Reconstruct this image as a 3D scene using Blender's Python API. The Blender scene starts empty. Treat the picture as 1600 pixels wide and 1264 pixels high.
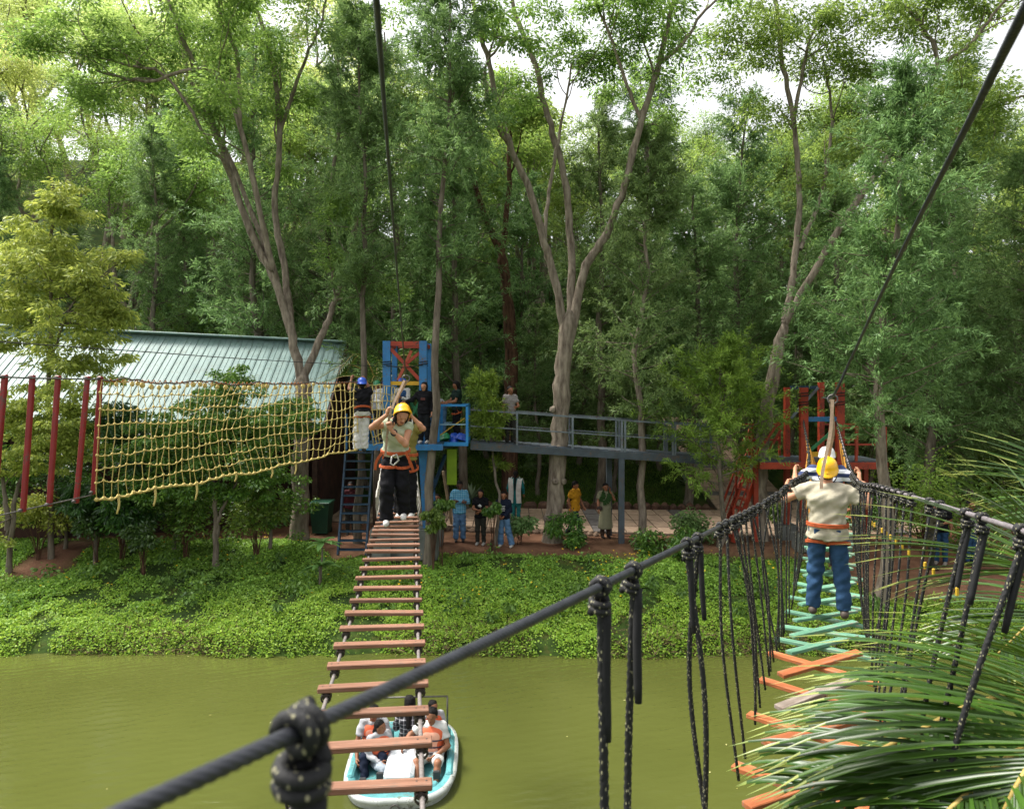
import bpy, math, random
import numpy as np
from mathutils import Vector, Matrix

sc = bpy.context.scene
COL = sc.collection
R = math.radians
EYE = 5.7            # eye height above the water (m)
FPX = 1110.0         # focal length in photograph pixels
# ------------------------------------------------------------------ camera
cd = bpy.data.cameras.new('camera'); cam = bpy.data.objects.new('camera', cd); COL.objects.link(cam)
cam.location = (0, 0, EYE); cam.rotation_euler = (R(90), 0, 0)
cd.sensor_width = 36; cd.lens = 36 * FPX / 1600; cd.shift_y = -0.02
cd.clip_start = 0.05; cd.clip_end = 3000
cd.dof.use_dof = True; cd.dof.focus_distance = 10.5; cd.dof.aperture_fstop = 5.6
sc.camera = cam
# ------------------------------------------------------------------ sky and sun
SUN_EL, SUN_AZ = 60, -70     # degrees; azimuth measured from +Y (away from camera) towards +X
w = bpy.data.worlds.new('World'); sc.world = w; w.use_nodes = True
nt = w.node_tree; nt.nodes.clear()
sky = nt.nodes.new('ShaderNodeTexSky'); sky.sky_type = 'NISHITA'; sky.sun_disc = False
sky.sun_elevation = R(SUN_EL); sky.sun_rotation = R(SUN_AZ); sky.dust_density = 4; sky.air_density = 1.0
hs = nt.nodes.new('ShaderNodeHueSaturation'); hs.inputs['Saturation'].default_value = 0.12   # thin overcast veil
bgn = nt.nodes.new('ShaderNodeBackground'); bgn.inputs['Strength'].default_value = 0.15
wo = nt.nodes.new('ShaderNodeOutputWorld')
nt.links.new(sky.outputs[0], hs.inputs['Color']); nt.links.new(hs.outputs[0], bgn.inputs[0]); nt.links.new(bgn.outputs[0], wo.inputs[0])
sl = bpy.data.lights.new('sun', 'SUN'); sl.energy = 2.6; sl.angle = R(14); sl.color = (1, 0.95, 0.86)
so = bpy.data.objects.new('sun', sl); COL.objects.link(so)
so.rotation_euler = Vector((-math.sin(R(SUN_AZ)) * math.cos(R(SUN_EL)), -math.cos(R(SUN_AZ)) * math.cos(R(SUN_EL)), -math.sin(R(SUN_EL)))).to_track_quat('-Z', 'Y').to_euler()
sc.view_settings.view_transform = 'Standard'; sc.view_settings.look = 'None'
sc.view_settings.gamma = 1; sc.view_settings.use_curve_mapping = False
sc.view_settings.exposure = 1.3
cy = sc.cycles
cy.max_bounces = 6; cy.diffuse_bounces = 3; cy.glossy_bounces = 2; cy.transmission_bounces = 4; cy.transparent_max_bounces = 4
cy.use_denoising = True

# ------------------------------------------------------------------ helpers
rng = np.random.default_rng(7)
def P(px, py, d):
    """world point seen at photograph pixel (px, py) when it stands d metres in front of the camera"""
    return np.array([(px - 800) / FPX * d, d, EYE - (py - 600) / FPX * d])
def lin(c):
    if isinstance(c, str):
        c = [int(c[i:i + 2], 16) / 255 for i in (1, 3, 5)]
        c = [x / 12.92 if x <= .04045 else ((x + .055) / 1.055) ** 2.4 for x in c]
    return (c[0], c[1], c[2], 1)
def new_mat(name):
    m = bpy.data.materials.new(name); m.use_nodes = True
    n = m.node_tree; b = n.nodes['Principled BSDF']
    return m, n, b
def coord(n, scale=(1, 1, 1)):
    t = n.nodes.new('ShaderNodeTexCoord'); mp = n.nodes.new('ShaderNodeMapping'); mp.inputs['Scale'].default_value = scale
    n.links.new(t.outputs['Object'], mp.inputs[0]); return mp.outputs[0]
def noise(n, vec, scale, detail=4, rough=.55):
    t = n.nodes.new('ShaderNodeTexNoise'); t.inputs['Scale'].default_value = scale; t.inputs['Detail'].default_value = detail
    t.inputs['Roughness'].default_value = rough
    n.links.new(vec, t.inputs['Vector']); return t.outputs['Fac']
def ramp(n, fac, stops):
    r = n.nodes.new('ShaderNodeValToRGB'); e = r.color_ramp.elements
    while len(e) < len(stops): e.new(.5)
    for i, (p, c) in enumerate(stops): e[i].position = p; e[i].color = lin(c)
    n.links.new(fac, r.inputs[0]); return r.outputs[0]
def mixc(n, fac, a, b, mode='MIX'):
    m = n.nodes.new('ShaderNodeMix'); m.data_type = 'RGBA'; m.blend_type = mode
    for i, v in ((0, fac), (6, a), (7, b)):
        if hasattr(v, 'is_linked') or hasattr(v, 'links'): n.links.new(v, m.inputs[i])
        else: m.inputs[i].default_value = v if i == 0 else lin(v)
    return m.outputs[2]
def bump(n, b, h, strength, dist=.02):
    bp = n.nodes.new('ShaderNodeBump'); bp.inputs['Strength'].default_value = strength; bp.inputs['Distance'].default_value = dist
    n.links.new(h, bp.inputs['Height']); n.links.new(bp.outputs[0], b.inputs['Normal'])
def mathn(n, op, a, b=None):
    m = n.nodes.new('ShaderNodeMath'); m.operation = op
    for i, v in ((0, a), (1, b)):
        if v is None: continue
        if hasattr(v, 'links'): n.links.new(v, m.inputs[i])
        else: m.inputs[i].default_value = v
    return m.outputs[0]
MATS = {}
def pm(name, c1, c2=None, scale=6, rough=.6, spec=.35, metal=0, bmp=0, bscale=40, stretch=(1, 1, 1), rnd=0, wear=None):
    """painted / natural surface: two tones broken up by noise, fine relief"""
    if name in MATS: return MATS[name]
    m, n, b = new_mat(name)
    v = coord(n, stretch)
    if c2 is None:
        cl = lin(c1); c2 = tuple(x * .68 for x in cl[:3])
    f = noise(n, v, scale, 5)
    colr = ramp(n, f, [(.3, c2), (.68, c1)])
    if rnd:
        oi = n.nodes.new('ShaderNodeObjectInfo')
        hv = n.nodes.new('ShaderNodeHueSaturation'); n.links.new(colr, hv.inputs['Color'])
        n.links.new(mathn(n, 'ADD', mathn(n, 'MULTIPLY', oi.outputs['Random'], rnd), 1 - rnd / 2), hv.inputs['Value'])
        colr = hv.outputs[0]
    if wear:
        wf = mathn(n, 'MULTIPLY', noise(n, v, 3.1, 6, .7), noise(n, v, 23, 4, .7))
        colr = mixc(n, ramp(n, wf, [(.29, (0, 0, 0)), (.36, (1, 1, 1))]), colr, wear)
    n.links.new(colr, b.inputs['Base Color'])
    b.inputs['Roughness'].default_value = rough; b.inputs['Specular IOR Level'].default_value = spec; b.inputs['Metallic'].default_value = metal
    if bmp: bump(n, b, noise(n, v, bscale, 3), bmp)
    MATS[name] = m
    return m
def leaf_mat(name, c_dark, c_light, trans=.35, rough=.5, spec=.3, hue=.03, val=.5, tmul=1.6):
    m, n, b = new_mat(name)
    g = n.nodes.new('ShaderNodeNewGeometry'); oi = n.nodes.new('ShaderNodeObjectInfo')
    c = mixc(n, g.outputs['Random Per Island'], c_dark, c_light)
    v = coord(n)
    hv = n.nodes.new('ShaderNodeHueSaturation'); n.links.new(c, hv.inputs['Color'])
    n.links.new(mathn(n, 'ADD', mathn(n, 'MULTIPLY', oi.outputs['Random'], hue), .5 - hue / 2), hv.inputs['Hue'])
    nz = noise(n, v, .55, 2)
    n.links.new(mathn(n, 'ADD', mathn(n, 'MULTIPLY', nz, val), 1 - val / 2), hv.inputs['Value'])
    n.links.new(hv.outputs[0], b.inputs['Base Color'])
    b.inputs['Roughness'].default_value = rough; b.inputs['Specular IOR Level'].default_value = spec
    t = n.nodes.new('ShaderNodeBsdfTranslucent')
    h2 = n.nodes.new('ShaderNodeHueSaturation'); h2.inputs['Value'].default_value = tmul; h2.inputs['Hue'].default_value = .485
    n.links.new(hv.outputs[0], h2.inputs['Color']); n.links.new(h2.outputs[0], t.inputs[0])
    mx = n.nodes.new('ShaderNodeMixShader'); mx.inputs[0].default_value = trans
    n.links.new(b.outputs[0], mx.inputs[1]); n.links.new(t.outputs[0], mx.inputs[2])
    n.links.new(mx.outputs[0], n.nodes['Material Output'].inputs[0])
    return m

def unit(v):
    v = np.asarray(v, float); return v / (np.linalg.norm(v) + 1e-12)
def mesh_np(name, V, Fq, smooth=False):
    """mesh from a vertex array and an (n,3) or (n,4) face array"""
    V = np.asarray(V, np.float32); Fq = np.asarray(Fq, np.int32)
    me = bpy.data.meshes.new(name)
    k = Fq.shape[1]; nf = len(Fq)
    me.vertices.add(len(V)); me.vertices.foreach_set('co', V.ravel())
    me.loops.add(nf * k); me.loops.foreach_set('vertex_index', Fq.ravel())
    me.polygons.add(nf); me.polygons.foreach_set('loop_start', np.arange(nf, dtype=np.int32) * k)
    try: me.polygons.foreach_set('loop_total', np.full(nf, k, np.int32))
    except Exception: pass
    me.update(calc_edges=True)
    if smooth: me.polygons.foreach_set('use_smooth', np.ones(nf, bool))
    return me
class MB:
    """collects shapes for ONE mesh object"""
    def __init__(s): s.v = []; s.f = []; s.n = 0; s.mi = []; s.cur = 0; s.sm = []
    def add(s, V, Fs, smooth=False):
        V = [tuple(map(float, p)) for p in V]
        s.v += V; s.f += [tuple(int(i) + s.n for i in f) for f in Fs]; s.n += len(V)
        s.mi += [s.cur] * len(Fs); s.sm += [smooth] * len(Fs); return s
    def box(s, c, size, rz=0, M=None, bev=0):
        x, y, z = [d / 2 for d in size]
        if bev:
            b = min(bev, x * .9, y * .9, z * .9); V = []
            for sx in (-1, 1):
                for sy in (-1, 1):
                    for sz in (-1, 1):
                        V += [(sx * x, sy * (y - b), sz * (z - b)), (sx * (x - b), sy * y, sz * (z - b)), (sx * (x - b), sy * (y - b), sz * z)]
            V = np.array(V); Fs = []
            idx = lambda sx, sy, sz, k: ((sx > 0) * 4 + (sy > 0) * 2 + (sz > 0)) * 3 + k
            for k in range(3):
                a, bb = [(1, 2), (2, 0), (0, 1)][k]
                for sg in (-1, 1):
                    q = []
                    for u, v_ in ((-1, -1), (1, -1), (1, 1), (-1, 1)):
                        sg3 = [0, 0, 0]; sg3[k] = sg; sg3[a] = u; sg3[bb] = v_; q.append(idx(*sg3, k))
                    Fs.append(q if sg > 0 else q[::-1])
            for k in range(3):   # edge bevels
                a, bb = [(1, 2), (2, 0), (0, 1)][k]
                for u in (-1, 1):
                    for v_ in (-1, 1):
                        q = []
                        for e, kk in ((-1, a), (1, a), (1, bb), (-1, bb)):
                            sg3 = [0, 0, 0]; sg3[k] = e; sg3[a] = u; sg3[bb] = v_; q.append(idx(*sg3, kk))
                        Fs.append(q if u * v_ > 0 else q[::-1])
            for sx in (-1, 1):
                for sy in (-1, 1):
                    for sz in (-1, 1):
                        q = [idx(sx, sy, sz, k) for k in range(3)]; Fs.append(q if sx * sy * sz > 0 else q[::-1])
        else:
            V = np.array([(a, b, e) for e in (-z, z) for b in (-y, y) for a in (-x, x)])
            Fs = [(0, 2, 3, 1), (4, 5, 7, 6), (0, 1, 5, 4), (2, 6, 7, 3), (0, 4, 6, 2), (1, 3, 7, 5)]
        if M is not None: V = V @ np.array(M).T
        elif rz: 
            c_, s_ = math.cos(rz), math.sin(rz); V = V @ np.array([[c_, s_, 0], [-s_, c_, 0], [0, 0, 1]])
        return s.add(V + np.array(c), Fs)
    def beam(s, a, b, w, h=None, up=(0, 0, 1), bev=0):
        a, b = np.array(a, float), np.array(b, float); h = h or w
        d = unit(b - a); u = np.array(up, float)
        if abs(d @ u) > .98: u = np.array((0, 1., 0))
        x = unit(np.cross(d, u)); u2 = np.cross(x, d)
        return s.box((a + b) / 2, (w, np.linalg.norm(b - a), h), M=np.stack([x, d, u2], 1), bev=bev)
    def tube(s, pts, r, n=8, caps=True, smooth=True, twist=None):
        V, Fs = tube_np(pts, r, n, caps, twist); return s.add(V, Fs, smooth)
    def lathe(s, prof, n=20, c=(0, 0, 0), M=None, smooth=True):
        V = []; m = len(prof)
        for i in range(n):
            a = 2 * math.pi * i / n
            V += [(r * math.cos(a), r * math.sin(a), z) for r, z in prof]
        Fs = [(i * m + j, ((i + 1) % n) * m + j, ((i + 1) % n) * m + j + 1, i * m + j + 1) for i in range(n) for j in range(m - 1)]
        V = np.array(V)
        if M is not None: V = V @ np.array(M).T
        return s.add(V + np.array(c), Fs, smooth)
    def build(s, name, mats, parent=None):
        me = bpy.data.meshes.new(name); me.from_pydata(s.v, [], s.f)
        for m in (mats if isinstance(mats, (list, tuple)) else [mats]): me.materials.append(m)
        if any(s.mi): me.polygons.foreach_set('material_index', s.mi)
        me.polygons.foreach_set('use_smooth', s.sm); me.update()
        return link(name, me, parent)
def tube_np(pts, r, n=8, caps=True, twist=None):
    pts = np.asarray(pts, float); m = len(pts); r = np.broadcast_to(np.asarray(r, float), (m,))
    T = np.gradient(pts, axis=0); T /= np.linalg.norm(T, axis=1)[:, None] + 1e-12
    u = np.array((0, 0, 1.)) if abs(T[0, 2]) < .9 else np.array((1., 0, 0))
    U = np.zeros_like(pts); u = unit(u - T[0] * (u @ T[0]))
    for i in range(m):
        u = unit(u - T[i] * (u @ T[i])); U[i] = u
    W = np.cross(T, U)
    a = np.arange(n) * 2 * np.pi / n
    rad = np.repeat(r[:, None], n, 1)
    if twist is not None:      # twist = (strands, pitch, depth): laid rope
        L = np.concatenate([[0], np.cumsum(np.linalg.norm(np.diff(pts, axis=0), axis=1))])
        ph = a[None] - 2 * np.pi * L[:, None] / twist[1]
        rad = rad * (1 - twist[2] + twist[2] * np.abs(np.cos(ph * twist[0] / 2)))
    V = pts[:, None] + rad[..., None] * (np.cos(a)[None, :, None] * U[:, None] + np.sin(a)[None, :, None] * W[:, None])
    V = V.reshape(-1, 3)
    i = np.arange(m - 1)[:, None] * n; j = np.arange(n)[None]; j2 = (j + 1) % n
    Fs = np.stack([i + j, i + j2, i + n + j2, i + n + j], -1).reshape(-1, 4).tolist()
    if caps: Fs += [list(range(n))[::-1], [(m - 1) * n + q for q in range(n)]]
    return V, Fs
def link(name, me, parent=None):
    o = bpy.data.objects.new(name, me); COL.objects.link(o)
    if parent is not None: o.parent = parent
    return o
def tag(o, label=None, cat=None, group=None, kind=None):
    for k, v in (('label', label), ('category', cat), ('group', group), ('kind', kind)):
        if v: o[k] = v
    return o
def empty(name, loc, label, cat, group=None, rz=0):
    o = bpy.data.objects.new(name, None); COL.objects.link(o); o.location = tuple(map(float, loc)); o.rotation_euler = (0, 0, rz)
    o.empty_display_size = .1
    return tag(o, label, cat, group)
def curve_pts(ctrl, n):
    """Catmull-Rom through control points, n samples"""
    c = np.asarray(ctrl, float); c = np.vstack([2 * c[0] - c[1], c, 2 * c[-1] - c[-2]])
    m = len(c) - 3; t = np.linspace(0, m - 1e-6, n); i = t.astype(int); f = (t - i)[:, None]
    p0, p1, p2, p3 = c[i], c[i + 1], c[i + 2], c[i + 3]
    return .5 * (2 * p1 + (p2 - p0) * f + (2 * p0 - 5 * p1 + 4 * p2 - p3) * f ** 2 + (3 * p1 - p0 - 3 * p2 + p3) * f ** 3)
def sstep(x, a, b):
    t = np.clip((x - a) / (b - a), 0, 1); return t * t * (3 - 2 * t)
_nt = np.random.default_rng(3).random((64, 64))
def vnoise(x, y):
    x = np.asarray(x, float); y = np.asarray(y, float)
    xi, yi = np.floor(x).astype(int), np.floor(y).astype(int); fx, fy = x - xi, y - yi
    fx = fx * fx * (3 - 2 * fx); fy = fy * fy * (3 - 2 * fy); g = lambda a, b: _nt[a % 64, b % 64]
    return (g(xi, yi) * (1 - fx) + g(xi + 1, yi) * fx) * (1 - fy) + (g(xi, yi + 1) * (1 - fx) + g(xi + 1, yi + 1) * fx) * fy
# ------------------------------------------------------------------ land and water
GZ = 1.15           # level of the path terrace above the water
def edge_y(x): return 15.05 + .35 * (vnoise(x * .35 + 9, 2.2) - .5) + .18 * (vnoise(x * 1.7, 5.1) - .5) - .012 * np.abs(x)
def ground_z(x, y):
    x = np.asarray(x, float); y = np.asarray(y, float)
    e = edge_y(x)
    bank = sstep(y, e - .25, e + .3) * .28 + 1.0 * np.clip((y - e - .1) / 4.7, 0, 1) ** .9
    bank = bank + .2 * (vnoise(x * .8, y * .8) - .5) * sstep(y, e, e + 1) * (1 - sstep(y, e + 3.6, e + 4.8))
    z = -1.3 + (bank + 1.3 - .1) * sstep(y, e - 1.6, e + .1)
    slope = .36 + .30 * sstep(-x, 4, 32) + .02 * sstep(x, 10, 40)
    rise = np.where(y > 25.5, (y - 25.5) * slope, 0); rise = np.where(y > 70, (70 - 25.5) * slope + (y - 70) * .1, rise)
    rise = np.minimum(rise, 26) * sstep(y, 25.5, 29)
    hill = rise + .5 * (vnoise(x * .2, y * .2) - .5) * sstep(y, 26, 30)
    near = 2.6 * sstep(-y, -.6, 1.6) + 1.2 * sstep(-y, -1.6, .5)     # the bank the camera stands on
    side = 0
    return np.where(y > e - 1.6, z + hill, -1.3 + near)
def ground_at(x, y): return float(ground_z(np.array([x]), np.array([y]))[0])
def grid_axis(fine0, fine1, step, far):
    a = np.arange(fine0, fine1 + 1e-6, step); g = []; d = step
    while (not g) or g[-1] < far: d *= 1.35; g.append((g[-1] if g else 0) + d)
    g = np.array(g); return np.concatenate([(fine0 - g)[::-1], a, fine1 + g])
ax, ay = grid_axis(-24, 26, .3, 700), grid_axis(-3, 34, .25, 900)
GX, GY = np.meshgrid(ax, ay)
V = np.stack([GX.ravel(), GY.ravel(), ground_z(GX.ravel(), GY.ravel())], 1)
nx, ny = len(ax), len(ay); i, j = np.meshgrid(np.arange(nx - 1), np.arange(ny - 1)); q = (j * nx + i).ravel()
me = mesh_np('ground', V, np.stack([q, q + 1, q + nx + 1, q + nx], 1), True)
# trodden red soil: terrace in front of the path, clearing by the red tower, gaps in the ground cover
def soil_mask(x, y):
    n = vnoise(x * .8 + 3, y * .8) * .9 + vnoise(x * 2.7, y * 2.7) * .5 - .7
    a = sstep(y, 18.6 + 1.5 * sstep(-x, 4.6, 6.2), 19.6 + 1.5 * sstep(-x, 4.6, 6.2)) * (1 - sstep(y, 25, 27)) * (1 - sstep(x, 11.5, 14))
    b = sstep(x, 7.6, 9.2) * sstep(y, 16.3, 17.2) * (1 - sstep(y, 25, 28))
    c = sstep(-x, 11.4, 11.9) * (1 - sstep(-x, 12.6, 13.2)) * sstep(y, 17.4, 18.2) * (1 - sstep(y, 20, 21))
    return np.clip(np.maximum(np.maximum(a, b), c) + .45 * n * (np.maximum(a, np.maximum(b, c)) > .02), 0, 1)
at = me.attributes.new('soil', 'FLOAT', 'POINT'); at.data.foreach_set('value', soil_mask(V[:, 0], V[:, 1]).astype(np.float32))
m, n, b = new_mat('ground'); v = coord(n)
a_ = n.nodes.new('ShaderNodeAttribute'); a_.attribute_name = 'soil'
soil = ramp(n, noise(n, v, 1.6, 6), [(.3, '#54382a'), (.7, '#86634d')])
turf = ramp(n, noise(n, v, 2.2, 6), [(.3, '#1c2b10'), (.55, '#35481c'), (.75, '#4e4a26')])
n.links.new(mixc(n, a_.outputs['Fac'], turf, soil), b.inputs['Base Color']); b.inputs['Roughness'].default_value = .95
b.inputs['Specular IOR Level'].default_value = .15
bump(n, b, noise(n, v, 9, 6, .7), .6, .06)
me.materials.append(m)
tag(link('ground', me), kind='structure')
# water: murky green pond with wind ripples
m, n, b = new_mat('pond_water'); v = coord(n, (1, 2.4, 1))
f1 = noise(n, coord(n), .22, 3)
n.links.new(ramp(n, f1, [(.3, '#474c22'), (.7, '#52572a')]), b.inputs['Base Color'])
b.inputs['Roughness'].default_value = .05; b.inputs['Specular IOR Level'].default_value = .8; b.inputs['IOR'].default_value = 1.33
wv = n.nodes.new('ShaderNodeTexWave'); wv.inputs['Scale'].default_value = 1.5; wv.inputs['Distortion'].default_value = 5; wv.inputs['Detail'].default_value = 3; wv.bands_direction = 'Y'
mp = n.nodes.new('ShaderNodeMapping'); mp.inputs['Rotation'].default_value = (0, 0, R(-20)); tc = n.nodes.new('ShaderNodeTexCoord')
n.links.new(tc.outputs['Object'], mp.inputs[0]); n.links.new(mp.outputs[0], wv.inputs['Vector'])
hgt = mathn(n, 'ADD', mathn(n, 'MULTIPLY', wv.outputs['Fac'], .22), mathn(n, 'ADD', mathn(n, 'MULTIPLY', noise(n, v, 1.1, 4), 1.2), mathn(n, 'MULTIPLY', noise(n, v, 9, 4), .2)))
bump(n, b, hgt, .22, .06)
xs = np.linspace(-80, 80, 81); ys = np.linspace(-1.2, 16.5, 60); X2, Y2 = np.meshgrid(xs, ys)
i, j = np.meshgrid(np.arange(80), np.arange(59)); q = (j * 81 + i).ravel()
me = mesh_np('pond_water', np.stack([X2.ravel(), Y2.ravel(), np.zeros(X2.size)], 1), np.stack([q, q + 1, q + 82, q + 81], 1), True)
me.materials.append(m); tag(link('pond_water', me), kind='structure')

# ------------------------------------------------------------------ paved path: slabs on a bed, grey bands, kerb
def strip_path(name, left, right, rows, cols, band_every, zoff=.03, thick=.05):
    """slabs between two edge polylines (each a list of x,y,z)"""
    L = curve_pts(left, rows + 1); Rr = curve_pts(right, rows + 1)
    root = MB()
    bed = [];
    for k in range(rows + 1): bed += [L[k] + (0, 0, zoff - .03), Rr[k] + (0, 0, zoff - .03)]
    fs = [(2 * k, 2 * k + 1, 2 * k + 3, 2 * k + 2) for k in range(rows)]
    nb = len(bed); bed += [p - np.array((0, 0, .25)) for p in bed]
    fs += [(2 * k, 2 * k + 2, nb + 2 * k + 2, nb + 2 * k) for k in range(rows)] + [(2 * k + 1, nb + 2 * k + 1, nb + 2 * k + 3, 2 * k + 3) for k in range(rows)]
    root.add(bed, fs); path = root.build(name, pm('path_bed', '#6b5f52', '#4c443a', 4, .9)); tag(path, kind='structure')
    for k in range(rows):
        for c in range(cols):
            g = .012
            def pt(u, v): return (L[k] * (1 - u) + L[k + 1] * u) * (1 - v) + (Rr[k] * (1 - u) + Rr[k + 1] * u) * v
            v0, v1 = c / cols, (c + 1) / cols; gu = .035; gv = .03 / cols * 1.2
            cs = [pt(gu, v0 + gv), pt(gu, v1 - gv), pt(1 - gu, v1 - gv), pt(1 - gu, v0 + gv)]
            dz = zoff + rng.uniform(0, .006); V = [p + np.array((0, 0, dz)) for p in cs] + [p + np.array((0, 0, dz - thick)) for p in cs]
            mb = MB().add(V, [(0, 1, 2, 3), (0, 4, 5, 1), (1, 5, 6, 2), (2, 6, 7, 3), (3, 7, 4, 0)])
            if mb.f and np.cross(np.array(V[1]) - V[0], np.array(V[3]) - V[0])[2] < 0: mb.f = [t[::-1] for t in mb.f]
            band = k % band_every == band_every - 1
            mb.build('paving_slab', pm('slab_grey', '#6f6a68', '#57524f', 9, .85, rnd=.25) if band else pm('slab_tan', '#ab937d', '#8a7462', 5, .85, bmp=.1, rnd=.3), path)
    return path
g0 = GZ + .06
strip_path('path', [(-7.5, 23.6, g0), (-3, 22.6, g0), (2, 21.6, g0), (7.5, 20.9, g0), (13, 21.4, g0)], [(-7.5, 26, g0), (-3, 25.8, g0), (2, 25.4, g0), (7.5, 25.2, g0), (13, 25.6, g0)], 44, 4, 6)
def gz(x, y, e=.05): return (x, y, ground_at(x, y) + e)
strip_path('hill_path', [gz(7.3, 25.3), gz(7.3, 27.5, .1), gz(7.0, 30, .15), gz(6.6, 33, .2)], [gz(10.6, 25.5), gz(10.2, 27.5, .1), gz(9.8, 30, .15), gz(9.2, 33, .2)], 18, 6, 5)
# rounded kerb of rough stone along the terrace in front of the path
kp = curve_pts([(-3.2, 22.3, GZ), (-1, 21.7, GZ), (1, 21.5, GZ), (2.6, 21.15, GZ)], 26)
for k in range(25):
    a, c = kp[k], kp[k + 1]; 
    o = MB().beam(a * .97 + c * .03 + np.array((0, 0, .04)), a * .03 + c * .97 + np.array((0, 0, .04)), .26, .24 + rng.uniform(-.03, .03), bev=.07)
    if k == 0: root = o.build('stone_kerb', pm('kerb_stone', '#87715f', '#5d4d40', 5, .95, bmp=.4)); tag(root, 'low rounded kerb of brown stones along the edge of the paved path', 'kerb')
    else: o.build('kerb_stone', MATS['kerb_stone'], root)
# low retaining kerb of soil-red stones at the foot of the grass slope
kp = curve_pts([(-1.2, 25.9, GZ + .1), (2.4, 25.7, GZ + .12), (5, 25.5, GZ + .12), (7.1, 25.4, GZ + .12)], 22)
for k in range(21):
    a, c = kp[k], kp[k + 1]
    o = MB().beam(a * .97 + c * .03, a * .03 + c * .97, .34, .32 + rng.uniform(-.06, .06), bev=.1)
    if k == 0: root = o.build('boulder_edging', pm('edge_stone', '#6e5142', '#43342b', 4, .95, bmp=.5)); tag(root, 'row of dark reddish boulders edging the foot of the grass slope', 'edging')
    else: o.build('boulder', MATS['edge_stone'], root)
# ------------------------------------------------------------------ trees
BARK = pm('bark_brown', '#94897a', '#584e44', 5, .95, .1, bmp=.9, bscale=16, stretch=(2.2, 2.2, .5))
BARK_G = pm('bark_grey', '#7d7467', '#4c443b', 5, .95, .1, bmp=.8, bscale=18, stretch=(2.2, 2.2, .4))
BARK_D = pm('bark_dark', '#6b5040', '#382a22', 5, .95, .1, bmp=.9, bscale=16, stretch=(2.2, 2.2, .5))
L_OAK = leaf_mat('leaf_silver_oak', '#456133', '#7f9e60', .33, .55, .25, .03)
L_OAKY = leaf_mat('leaf_silver_oak_young', '#54702c', '#8aa646', .40, .5, .25, .02)
L_BROAD = leaf_mat('leaf_canopy', '#527030', '#8ca652', .45, .5, .3, .03)
L_YEL = leaf_mat('leaf_yellow', '#6a7d33', '#a9b458', .42, .5, .3, .02)
L_BUSH = leaf_mat('leaf_bush', '#35591f', '#6c8c38', .33, .4, .45, .05)
L_DARK = leaf_mat('leaf_dark_shrub', '#24401b', '#47662c', .28, .35, .5, .04)
L_BAM = leaf_mat('leaf_bamboo', '#4d7429', '#83a548', .4, .45, .4, .02)

def leaves(c, d, n, L, W):
    """rhombic leaf blades: base c, direction d, facing n -> (N*4,3)"""
    d = d / (np.linalg.norm(d, axis=1)[:, None] + 1e-9)
    s = np.cross(d, n); s /= np.linalg.norm(s, axis=1)[:, None] + 1e-9
    L = np.broadcast_to(L, (len(c),))[:, None]; W = np.broadcast_to(W, (len(c),))[:, None]
    up = np.cross(s, d)
    return np.stack([c, c + d * L * .45 + s * W / 2 + up * L * .03, c + d * L - up * L * .06, c + d * L * .45 - s * W / 2 + up * L * .03], 1)
def leaf_mesh(name, Q, mat):
    V = Q.reshape(-1, 3); me = mesh_np(name, V, np.arange(len(V)).reshape(-1, 4)); me.materials.append(mat); return me
def rv(g, n): 
    v = g.normal(size=(n, 3)); return v / np.linalg.norm(v, axis=1)[:, None]
def pads(g, C, rad, per, flat=.42, L=.15, W=.07, up=.8):
    """layered leaf pads round centres C"""
    C = np.asarray(C); k = np.repeat(np.arange(len(C)), per); rad = np.broadcast_to(rad, (len(C),))
    u = rv(g, len(k)) * (g.random(len(k)) ** .45)[:, None] * rad[k][:, None] * (1, 1, flat)
    # drooping rim, fern-like rows
    u[:, 2] -= .25 * (u[:, 0] ** 2 + u[:, 1] ** 2) / (rad[k] + .1)
    d = u * (1, 1, .3) + rv(g, len(k)) * .35 * rad[k][:, None]; d[:, 2] -= .1
    n = rv(g, len(k)) * (1 - up) + np.array((0, 0, up))
    sz = g.uniform(.7, 1.3, len(k))
    return leaves(C[k] + u, d, n, L * sz, W * sz)
def sprays(g, S, D, Lt, per, L=.17, W=.04, droop=.15, spread=.75):
    """feathery shoots: blades set along twigs S + D*t"""
    S = np.asarray(S); D = np.asarray(D); Lt = np.broadcast_to(Lt, (len(S),))
    k = np.repeat(np.arange(len(S)), per); t = g.random(len(k)) ** .8
    p = S[k] + D[k] * (Lt[k] * t)[:, None]; p[:, 2] -= droop * Lt[k] * t ** 2
    p = p + rv(g, len(k)) * .06
    d = D[k] * .8 + rv(g, len(k)) * spread; d[:, 2] -= droop
    n = rv(g, len(k)) * .6 + np.array((0, 0, .6))
    sz = g.uniform(.6, 1.35, len(k)) * (1.15 - .4 * t)
    return leaves(p, d, n, L * sz, W * sz)

def limb(mb, p0, d, L, r0, r1, g, wob=.12, seg=6, up=.0, n=7):
    pts = [np.array(p0, float)]; d = unit(d)
    for _ in range(seg):
        d = unit(d + g.normal(size=3) * wob + np.array((0, 0, up))); pts.append(pts[-1] + d * L / seg)
    pts = np.array(pts); mb.tube(pts, np.linspace(r0, r1, len(pts)), n, caps=False); return pts, d

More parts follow.
